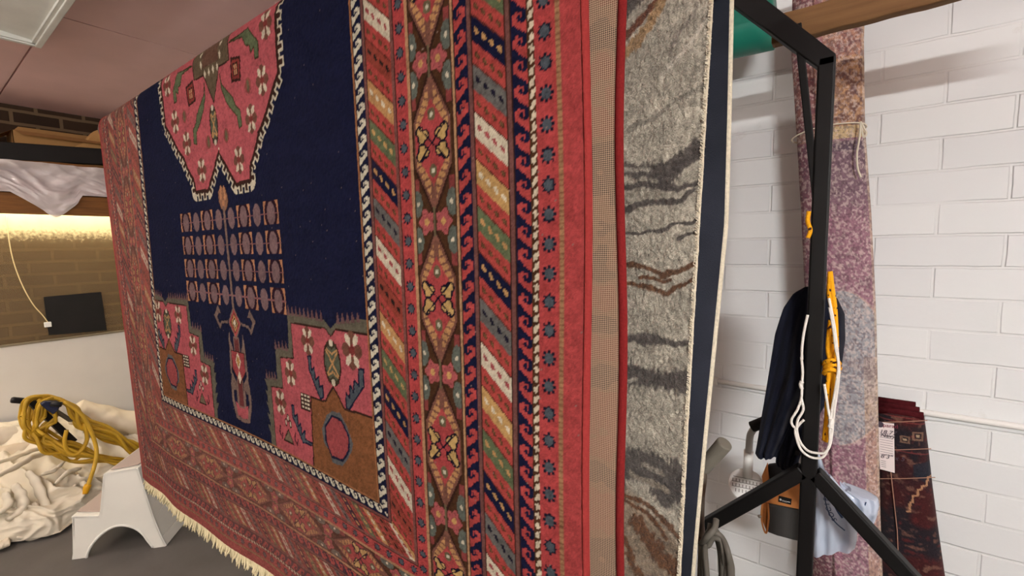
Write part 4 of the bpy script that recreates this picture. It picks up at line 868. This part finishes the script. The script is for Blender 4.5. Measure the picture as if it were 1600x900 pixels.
# plastic bag with lettering
YB2 = 1.35
m_pb = mat('translucent white plastic film', (196, 208, 226), .25, spec=.5, alpha=.80, bump=.4, bscale=18, bdist=.01)
pbag = thing('plastic_bag', aY(1300, 760, YB2), 'white plastic bag with blue lettering hung right of the black post', 'bag')
def film(name, rows, y0, amp, seed, m=m_pb, back=.035):
    o = np.array(rows, float); n_v, n_u = 40, 56; ys = np.linspace(o[0, 0], o[-1, 0], n_v); P = np.zeros((n_v, n_u, 3))
    for i, y in enumerate(ys):
        xl_, xr_ = np.interp(y, o[:, 0], o[:, 1]), np.interp(y, o[:, 0], o[:, 2]); sk = np.interp(y, o[:, 0], o[:, 3])
        for j_ in range(n_u):
            t = 2*math.pi*j_/n_u; u_ = .5-.5*math.cos(t); f = math.sin(t)
            p = aY(xl_+(xr_-xl_)*u_, y+sk*u_, y0); w = (fbm(np.array(u_*5+f*.6), np.array(i*.05), seed, 3)-.5)*amp*2+.0047*math.sin(u_*17+i*.02+seed)
            P[i, j_] = (p.x, y0-f*back*(.35+.65*math.sin(math.pi*min(1, .15+i/n_v*.8)))+float(w), p.z)
    return grid(name, P, m, pbag, None, closed_u=True)
film('bag_body', [(735, 1274, 1298, 8), (760, 1273, 1318, 6), (790, 1272, 1336, 2), (820, 1271, 1340, -4), (850, 1270, 1339, -8), (866, 1271, 1336, -10)], YB2, .017, 3)
film('bag_flap', [(756, 1312, 1330, 8), (766, 1316, 1372, 12), (780, 1322, 1374, 8), (800, 1330, 1370, 6), (820, 1342, 1364, 2)], YB2+.039, .0125, 8)
m_blue = mat('blue print', (40, 62, 98), .5)
for ch, (x, y), ang in zip('SOCIE', ((1307, 811), (1302.5, 803.5), (1298.5, 795.5), (1296, 788), (1294.5, 780.5)), (-124, -118, -112, -106, -100)):
    p = aY(x, y, YB2-.062); a_ = math.radians(-ang); text(ch, p, (math.cos(a_), 0, math.sin(a_)), (-math.sin(a_), 0, math.cos(a_)), .0155, m_blue, pbag, 'printed_letter', align='CENTER')
arc = [aY(x, y, YB2-.060) for x, y in ((1287.5, 765), (1288.5, 778), (1292, 793), (1297, 805), (1307, 818), (1320, 829))]
MB().tube(smoothpath(arc, 6), .0014, 5).build('printed_arc', m_blue, pbag)
arc = [aY(x, y, YB2-.060) for x, y in ((1301, 778), (1304, 789), (1309, 799), (1316, 809))]
MB().tube(smoothpath(arc, 6), .0026, 5).build('printed_arc', m_blue, pbag)
MB().prism([aY(x, y, YB2-.0) for x, y in ((1352, 785), (1354, 785), (1350, 797), (1348, 797))], (0, .002, 0)).build('printed_mark', m_blue, pbag)
MB().tube([aY(1284, 738, YB2), aY(1278, 712, YP+.016), aY(1274, 700, YP+.0205)], [.0093, .0047, .003], 8).build('bag_handle', m_pb, pbag, smooth=True)
# ================================================================== LEFT: SHELF, PANE, WIRE
XS = -4.1
def aX(px, py, x=XS): return at(px, py, 0, x)
shelf = thing('storage_shelf', (XS, .5, 1.7), 'two tier wall shelf with a black front rail and a timber lower edge', 'shelf')
m_blk = mat('black painted rail', (22, 20, 19), .5, spec=.3); m_pine = mat('aged pine', (150, 100, 50), .6, var=.6, vscale=6, col2=(104, 66, 32), bump=.2, bscale=60)
mp = nn(m_pine.node_tree, 'ShaderNodeMapping'); mp.inputs['Scale'].default_value = (14, 1.2, 14); m_pine.node_tree.links.new(m_pine.node_tree.nodes['Texture Coordinate'].outputs['Object'], mp.inputs[0]); m_pine.node_tree.links.new(mp.outputs[0], m_pine.node_tree.nodes['Noise Texture'].inputs['Vector'])
rl = MB(); s_ = .066; y0, y1 = -1.2, 2.2
def zr(y, z0): return z0+s_*(y-.44)
rl.add([(x, y, zr(y, z)) for y in (y0, y1) for x, z in ((XS, 1.99), (XS, 2.096), (XS-.04, 2.096), (XS-.04, 1.99))], [(3, 2, 1, 0), (4, 5, 6, 7), (0, 1, 5, 4), (1, 2, 6, 5), (2, 3, 7, 6), (3, 0, 4, 7)])
rl.build('front_rail', m_blk, shelf, bevel=.004)
MB().box(XL+.001, XS-.002, y0, y1, 1.985, 2.005).build('top_board', m_pine, shelf)
MB().box(XS-.045, XS, y0, y1, 1.672, 1.80).build('timber_edge', m_pine, shelf, bevel=.006)
MB().box(XL+.001, XS-.045, y0, y1, 1.765, 1.785).build('lower_board', m_pine, shelf)
MB().box(XL+.06, XL+.16, -.9, 2.1, 1.715, 1.735).build('added_glow_strip', emit('added warm glow', (255, 240, 206), SHELF_E), shelf)  # added hidden light that brightens the panel top below the shelf
for yy in (-.6, 1.3): MB().box(XL+.001, XS-.05, yy-.015, yy+.015, 1.735, 1.76).build('bracket', m_blk, shelf)
for yy in (-1.1, 2.1): MB().box(XS-.038, XS-.004, yy-.02, yy+.02, 1.80, 2.0).build('stile', m_blk, shelf)
# dusty sheet of clear plastic, a glow painted into its top, screwed over the brick between the shelf and the white boards
PN = bpy.data.materials.new('dusty plastic with painted glow'); PN.use_nodes = True; nt = PN.node_tree; b = nt.nodes['Principled BSDF']
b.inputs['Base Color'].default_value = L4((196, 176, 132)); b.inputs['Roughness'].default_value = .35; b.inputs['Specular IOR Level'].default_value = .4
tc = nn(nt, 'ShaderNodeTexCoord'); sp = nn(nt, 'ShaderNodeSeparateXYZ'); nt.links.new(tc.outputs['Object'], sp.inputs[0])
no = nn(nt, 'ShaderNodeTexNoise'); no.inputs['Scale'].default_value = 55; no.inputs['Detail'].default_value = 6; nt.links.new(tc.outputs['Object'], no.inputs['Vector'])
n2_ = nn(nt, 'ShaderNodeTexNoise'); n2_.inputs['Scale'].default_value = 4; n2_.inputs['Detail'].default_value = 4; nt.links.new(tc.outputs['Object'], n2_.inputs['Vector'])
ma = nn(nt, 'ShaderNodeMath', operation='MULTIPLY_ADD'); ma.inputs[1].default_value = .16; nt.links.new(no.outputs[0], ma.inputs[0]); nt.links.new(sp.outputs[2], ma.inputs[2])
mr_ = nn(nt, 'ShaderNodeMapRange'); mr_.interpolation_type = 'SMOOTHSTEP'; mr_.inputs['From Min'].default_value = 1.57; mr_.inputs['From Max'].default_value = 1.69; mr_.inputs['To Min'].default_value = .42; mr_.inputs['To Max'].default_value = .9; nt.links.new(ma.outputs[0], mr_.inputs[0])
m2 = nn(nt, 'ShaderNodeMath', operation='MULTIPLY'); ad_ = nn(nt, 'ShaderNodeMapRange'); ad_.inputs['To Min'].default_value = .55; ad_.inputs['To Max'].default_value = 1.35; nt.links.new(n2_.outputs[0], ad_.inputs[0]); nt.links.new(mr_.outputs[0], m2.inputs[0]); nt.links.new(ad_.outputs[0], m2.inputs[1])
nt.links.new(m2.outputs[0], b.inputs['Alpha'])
rpd = nn(nt, 'ShaderNodeValToRGB'); rpd.color_ramp.elements[0].position = .35; rpd.color_ramp.elements[0].color = L4((122, 94, 58)); rpd.color_ramp.elements[1].position = .85; rpd.color_ramp.elements[1].color = L4((214, 202, 164)); nt.links.new(mr_.outputs[0], rpd.inputs[0]); nt.links.new(rpd.outputs[0], b.inputs['Base Color'])  # glow under the shelf painted in as paler, denser dust at the top
pane = thing('clear_panel', (XL+.03, .5, .84), 'dusty clear panel, a glow painted along its top, over the brown brick under the shelf', 'panel')
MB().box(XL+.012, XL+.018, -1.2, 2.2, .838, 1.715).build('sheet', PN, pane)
MB().box(XL+.001, XL+.03, -1.2, 2.2, .826, .840).build('bottom_strip', mat('grey metal strip', (120, 110, 92), .5), pane, bevel=.002)
q0, q1, q2, q3 = [at(x, y, 0, XL+.0245) for x, y in ((68, 464), (158, 456), (167, 516), (76, 524))]
tag(MB().prism([q0, q1, q2, q3], (-.006, 0, 0)).build('vent_cover', mat('black board', (20, 18, 16), .5, var=.3, vscale=9)), 'black rectangular cover plate on the clear panel under the shelf', 'cover')
wz = [at(x, y, 0, XL+.032) for x, y in ((10, 336), (14, 375), (22, 412), (36, 448), (52, 476), (66, 492), (75, 504))]
wr = thing('wire', wz[0], 'thin pale wire hanging down from the shelf over the clear panel', 'wire')
MB().tube(smoothpath(wz, 6), .0032, 6).build('lead', mat('pale wire', (206, 190, 150), .6), wr, smooth=True)
e_ = wz[-1]; MB().box(e_.x-.006, e_.x+.012, e_.y-.02, e_.y+.015, e_.z-.03, e_.z+.004).build('plug', m_pl, wr, bevel=.003)
# cardboard boxes on the shelf
m_card = mat('brown cardboard', (176, 134, 84), .85, var=.06, vscale=9)
bx1 = thing('cardboard_box', (XS-.16, .62, 2.005), 'open brown cardboard box on top of the shelf', 'box')
ya, yb2 = .50, 1.0; zb0, zt0 = 2.005, 2.205
f = MB(); f.box(XS-.27, XS-.05, ya, yb2, zb0, zb0+.004); f.box(XS-.054, XS-.05, ya, yb2, zb0, zt0-.02); f.box(XS-.274, XS-.27, ya, yb2, zb0, zt0-.02); f.box(XS-.27, XS-.05, ya, ya+.004, zb0, zt0-.02); f.box(XS-.27, XS-.05, yb2-.004, yb2, zb0, zt0-.02)
f.build('carton', m_card, bx1)
MB().add([(XS-.05, ya+.01, zt0-.02), (XS-.05, yb2, zt0-.02), (XS+.03, yb2-.06, zt0-.055), (XS+.03, ya+.03, zt0-.055)], [(0, 1, 2, 3)]).build('flap', m_card, bx1)
MB().add([(XS-.05, ya, zt0-.02), (XS-.27, ya, zt0-.02), (XS-.27, ya-.12, zt0-.10), (XS-.05, ya-.12, zt0-.10)], [(0, 1, 2, 3)]).build('flap', m_card, bx1)
MB().add([(XS-.27, ya, zt0-.02), (XS-.27, yb2, zt0-.02), (XS-.30, yb2, zt0+.05), (XS-.30, ya+.06, zt0+.05)], [(0, 1, 2, 3)]).build('flap', m_card, bx1)
bx2 = thing('paper_sack', (XS-.1, .98, 2.03), 'crumpled brown paper sack at the right end of the shelf', 'sack')
pts = [aX(x, y, XS-.03) for x, y in ((114, 231), (130, 222), (147, 205), (160, 200), (176, 206), (176, 240), (118, 236))]
MB().prism(pts, (-.1, 0, 0)).build('sack', mat('kraft paper', (190, 146, 92), .8, bump=.8, bscale=14, bdist=.02), bx2, bevel=.01)
# crumpled clear plastic film stuffed in the shelf and hanging over the timber
film_ = thing('plastic_sheet', (XS, .5, 1.8), 'crumpled translucent plastic sheet stuffed in the shelf and hanging over its timber edge', 'sheet')
yy_ = np.linspace(-.5, 1.5, 150); uu_ = np.linspace(0, 1, 60); YY, UU = np.meshgrid(yy_, uu_)
tip = at(85, 317, 0, XS).y
def hang(y): return np.interp(y, [-.5, tip-.19, tip-.15, tip-.06, tip-.03, tip, tip+.04, tip+.10, tip+.13, 1.5], [.0, .0, .03, .10, .135, .15, .12, .06, 0, 0])
hz_ = hang(YY); zt_2, zb_2 = 1.99, 1.80
tot = (zt_2-zb_2)+hz_
Zf = zt_2-UU*tot
n_ = fbm(YY*7+UU*2, Zf*12, 61, 4)-.5; n2 = np.abs(fbm(YY*10-UU*3, Zf*9, 67, 3)-.5)
Xf = XS+.018+.06*n_-.09*n2*np.where(Zf > zb_2, 1, .3)+.012; Xf = np.maximum(Xf, XS+.004)*np.where(Zf < zb_2+.02, 1, 0)+np.where(Zf < zb_2+.02, 0, 1)*(Xf-.03*np.sin(np.clip((Zf-zb_2)/.19, 0, 1)*math.pi))
grid('film', np.stack([Xf, YY, Zf], -1), mat('crumpled plastic film', (232, 222, 222), .25, spec=.7, alpha=.86), film_, None)
# ================================================================== LEFT: HEAP OF DROP CLOTHS
m_can = mat('cream canvas', (214, 205, 186), .9, spec=.15, bump=.3, bscale=380, var=.07, vscale=7)
heap = thing('drop_cloth', (-3.6, .1, 0), 'heap of crumpled cream canvas drop cloth on the floor by the wall', 'cloth')
nu, nv = 300, 260; U, V = np.meshgrid(np.linspace(-1.0, .92, nu), np.linspace(0, 1, nv))
pxz = np.array([(0, -3.13, .0), (.05, -3.15, .012), (.12, -3.2, .05), (.3, -3.3, .13), (.45, -3.42, .165), (.6, -3.6, .19), (.8, -3.95, .26), (1, -4.35, .36)])
bxx = np.interp(V, pxz[:, 0], pxz[:, 1]); bzz = np.interp(V, pxz[:, 0], pxz[:, 2])
def smooth1(a, k=9):
    for _ in range(3): a = np.apply_along_axis(lambda c_: np.convolve(np.pad(c_, k//2, mode='edge'), np.ones(k)/k, 'valid'), 0, a)
    return a
bxx, bzz = smooth1(bxx, 15), smooth1(bzz, 15)
fy = np.interp(U, [-1, .1, .45, .62, .92], [1, 1, .96, .8, .55]); bzz = bzz*fy
bxx = bxx-np.interp(U, [-1, .1, .2, .38, .6, .92], [.40, .24, .14, .02, .22, .5])*(1-V)**1.3
wu = U+.22*(fbm(U*3, V*4, 71, 3)-.5)+V*.35; wv = V+.25*(fbm(U*4, V*3, 73, 3)-.5)
r1 = 1-np.abs(2*fbm(wu*8, wv*2.2, 75, 2)-1)**.9; r2 = 1-np.abs(2*fbm(wu*13-wv*5, wv*4, 77, 2)-1); r3 = fbm(wu*22, wv*14, 79, 2)
disp = (.19*(r1-.6)+.10*(r2-.6)+.022*((1-np.abs(2*fbm(wu*19+wv*6, wv*15-wu*4, 87, 2)-1)**.7)-.5)+.01*(r3-.5))*np.clip(V*9, 0, 1)*np.clip((1-V)*8, .3, 1)
nx, nz = np.clip(1-V*1.05, .1, 1), np.clip(.25+V*.9, 0, 1)
HX = bxx+disp*nx*.9; HZ = np.maximum(bzz+disp*nz*.8, .006+.012*np.clip(1-V*8, 0, 1)*(.5+r3)); HX = np.maximum(HX, XL+.035)
HY = U+.05*(fbm(wu*6, wv*5, 83, 2)-.5)
grid('canvas', np.stack([HX, HY, HZ], -1), m_can, heap)
for pts, r_ in ([(43, 737), (56, 753), (67, 780), (78, 808)], .026), ([(-12, 748), (27, 728), (53, 713), (86, 704)], .026), ([(-12, 726), (27, 713), (53, 703), (80, 696)], .019), ([(22, 757), (33, 775), (34, 795), (12, 812)], .03), ([(52, 786), (57, 806), (46, 829)], .024), ([(26, 840), (50, 842), (78, 841), (110, 829)], .014), ([(86, 756), (106, 738), (126, 732)], .02), ([(92, 806), (101, 780), (118, 757)], .02), ([(8, 770), (12, 790), (-8, 806)], .024), ([(120, 742), (131, 760), (128, 790)], .016), ([(64, 742), (84, 735), (100, 722)], .018):
    q = smoothpath([at(x, y, 0, float(np.interp(y, [700, 740, 800, 845], [-3.62, -3.44, -3.30, -3.22]))) for x, y in pts], 8); k_ = len(q)
    fb = MB().tube(q, [r_*(.25+.75*math.sin(math.pi*(.06+.88*i/(k_-1)))**.6)*(1+.12*math.sin(i*1.1)) for i in range(k_)], 14, sq=.6)
    fb.build('fold', m_can, heap, smooth=True)
def roll(name, a, b, r, label, seed, m=m_can, fl=.8):
    a, b = Vector(a), Vector(b); n_v, n_u = 70, 40; d = (b-a); sd = d.cross(Vector((0, 0, 1))).normalized(); upv = sd.cross(d.normalized()); P = np.zeros((n_v+2, n_u, 3))
    for i in range(n_v):
        t = i/(n_v-1); p = a+d*t; e = min(1, 12*min(t, 1-t)+.55)
        for j_ in range(n_u):
            an = 2*math.pi*j_/n_u; w = 1+.20*(float(fbm(np.array(t*5+seed), np.array(3+2*math.cos(an)), seed, 3))-.5)*2+.10*(1-abs(2*float(fbm(np.array(t*9+math.sin(an)*1.2), np.array(2*math.cos(an)+5), seed+5, 2))-1))
            q = p+sd*(r*e*w*math.cos(an))+upv*(r*fl*e*w*math.sin(an)); P[i+1, j_] = q
    P[0] = np.array(a); P[-1] = np.array(b)
    return tag(grid(name, P, m, None, None, closed_u=True), label, 'cloth')
m_can2 = mat('pale canvas', (218, 206, 184), .9, spec=.15, bump=.3, bscale=380, var=.06, vscale=7)
zc1 = at(120, 640, 0, -3.95)
roll('rolled_cloth', at(112, 642, 0, -3.95), at(260, 672, 0, -3.85), .085, 'pale rolled drop cloth at the back of the heap by the white boards', 91, m_can2)
roll('rolled_cloth', at(-60, 690, 0, -4.1), at(92, 672, 0, -4.05), .07, 'rolled grey white cloth at the back left of the heap', 95, mat('grey white canvas', (196, 186, 170), .9, spec=.15, bump=.3, bscale=380, var=.06, vscale=7))
roll('rolled_cloth', at(-60, 730, 0, -3.85), at(100, 690, 0, -3.9), .062, 'folded cloth roll lying just left of the yellow cord coil', 99, mat('warm canvas', (200, 186, 164), .9, spec=.15, bump=.3, bscale=380, var=.06, vscale=7))
p0 = at(4, 850, 2, .02)
roll('cloth_strip', at(-30, 862, 2, .03), at(16, 846, 2, .03), .028, 'small white cloth end on the floor at the lower left', 103, m_can2, .6)
# ---------------- yellow extension cord on its winder
XC_ = -3.5
m_cord = mat('yellow cord jacket', (190, 150, 40), .5, spec=.35, var=.1, vscale=15)
def cp(x, y, dx=0): return at(x, y, 0, XC_+dx)
cordt = thing('extension_cord', cp(110, 680), 'yellow extension cord coiled on a black and blue winder on the drop cloths', 'cord')
rnd = random.Random(5)
hk0 = (40, 627)
for i in range(15):
    a = i/14; j1, j2, j3 = rnd.uniform(-12, 12), rnd.uniform(-12, 12), rnd.uniform(-9, 9)
    top = [(30+a*58+j1*.3, 650+a*6+j2*.4), (38+a*52, 626+a*10), (62+a*42, 617+a*14+j3*.3), (92+a*28+j1*.4, 624+a*16), (126+j2*.8, 648+a*20+j1*.4), (168+j1, 672+a*14+j3), (208+j2*.5, 695+a*12+j1*.6), (236, 712+a*8), (222, 722+a*3), (190+j3, 720+a*3+j2*.4), (150+j1, 716-a*6+j1*.5), (112-a*5+j2, 716-a*22+j3), (80-a*6+j3, 705-a*28+j2), (52+a*10+j1, 690-a*18), (34+a*40+j2*.4, 668-a*2)]
    pts = [cp(x, y, .05*math.sin(k*.9+i)+.035*a*(1 if i % 2 else -.6)) for k, (x, y) in enumerate(top)]; pts.append(pts[0])
    MB().tube(smoothpath(pts, 6), .0085, 8, cap=False).build('loop', m_cord, cordt, smooth=True)
tail = [cp(x, y, .09+d_) for x, y, d_ in ((100, 628, 0), (125, 645, .02), (138, 665, .03), (148, 690, .04), (151, 710, .06), (147, 730, .08), (141, 748, .10), (137, 760, .11))]
MB().tube(smoothpath(tail, 6), .0098, 8).build('tail', m_cord, cordt, smooth=True)
MB().tube([cp(138, 757, .20), cp(136, 761, .20), cp(133, 772, .21)], [.015, .017, .012], 12).build('plug', mat('yellow plug', (214, 158, 30), .4), cordt, smooth=True)
tail = [cp(x, y, .08) for x, y in ((132, 662), (136, 685), (130, 700), (118, 710), (106, 706), (101, 690), (104, 672))]
MB().tube(smoothpath(tail, 6), .0098, 8).build('tail', m_cord, cordt, smooth=True)
m_hub = mat('black handle rubber', (20, 19, 22), .5); m_bl = mat('dark blue plastic', (22, 28, 58), .45, spec=.4)
MB().tube([cp(17, 625, .03), cp(20, 625, .03), cp(55, 628, -.02), cp(62, 630, -.03)], [.012, .016, .016, .014], 14).build('winder_bar', m_hub, cordt, smooth=True)
MB().prism([cp(x, y, .10) for x, y in ((63, 632), (70, 627), (92, 628), (95, 634), (90, 642), (84, 648), (72, 640))], (-.05, 0, 0)).build('winder_bracket', m_bl, cordt, bevel=.005)
MB().tube([cp(80, 631, .12), cp(96, 632, .14)], .014, 14).build('winder_knob', m_hub, cordt, smooth=True)
MB().bar(cp(84, 640, .05), cp(112, 658, .0), .03, .012).build('winder_frame', mat('galvanised strip', (120, 114, 102), .5, metal=.5), cordt, bevel=.002)
MB().bar(cp(48, 628, .0), cp(115, 690, -.05), .03, .03).build('winder_frame', m_hub, cordt, bevel=.003)
# ---------------- white plastic step stool
so = at(112, 875, 2, 0); sa = Vector((.655, .755, 0)).normalized(); sw = Vector((-sa.y, sa.x, 0)); WS = .36
stool = thing('step_stool', so, 'white plastic two step stool with an arched side beside the canvas heap', 'stool')
m_st = mat('white moulded plastic', (226, 224, 214), .5, spec=.35, bump=.12, bscale=500, var=.03, vscale=9); m_tr = mat('grey ribbed tread', (176, 160, 150), .85, bump=.4, bscale=300)
def sp_(a, z, w): return so+sa*a+sw*w+Vector((0, 0, z))
outer = [(0, 0), (.006, .03), (.012, .1), (.02, .205), (.026, .213), (.112, .192), (.125, .2), (.132, .225), (.158, .385), (.168, .4), (.29, .41), (.302, .4), (.318, .31), (.345, .16), (.372, .05), (.388, .004), (.38, -0.0), (.33, .0), (.318, .03)]
arch = [(.31, .045), (.296, .075), (.275, .103), (.25, .122), (.22, .134), (.19, .136), (.16, .127), (.13, .108), (.1, .08), (.075, .046), (.062, .018), (.058, 0)]
poly = outer+arch
for w0, nm in ((0, 'side_panel'), (WS-.012, 'side_panel')):
    sgn = 1
    MB().prism([sp_(a, z, w0) for a, z in poly], sw*.012).build(nm, m_st, stool, bevel=.002)
    rim = smoothpath([sp_(a, z, w0+.006-.004) for a, z in [(.33, .006)]+arch[0:]], 4)
    MB().tube(rim, .006, 8).build('arch_rim', m_st, stool, smooth=True)
def slab(pts, nm, m, t=.012, w0=.0, w1=WS):
    n = Vector((0, 0, 0))
    b = MB()
    for (a0, z0), (a1, z1) in zip(pts[:-1], pts[1:]):
        d = Vector((a1-a0, z1-z0)).normalized(); nx_, nz_ = d.y*t, -d.x*t
        q = [(a0, z0), (a1, z1), (a1+nx_, z1+nz_), (a0+nx_, z0+nz_)]
        b.prism([sp_(a, z, w0) for a, z in q], sw*(w1-w0))
    return b.build(nm, m, stool, bevel=.003)
slab([(.012, .1), (.02, .205)], 'riser', m_st); slab([(.018, .212), (.13, .197)], 'step', m_st); slab([(.13, .197), (.16, .39)], 'riser', m_st); slab([(.158, .395), (.3, .408)], 'top', m_st)
slab([(.298, .405), (.318, .31), (.345, .16), (.372, .05), (.388, .004)], 'back_panel', m_st, .010, .0, WS)
slab([(.022, .218), (.112, .2035)], 'tread_mat', m_tr, .004, .03, WS-.03); slab([(.172, .403), (.288, .4135)], 'tread_mat', m_tr, .004, .03, WS-.03)
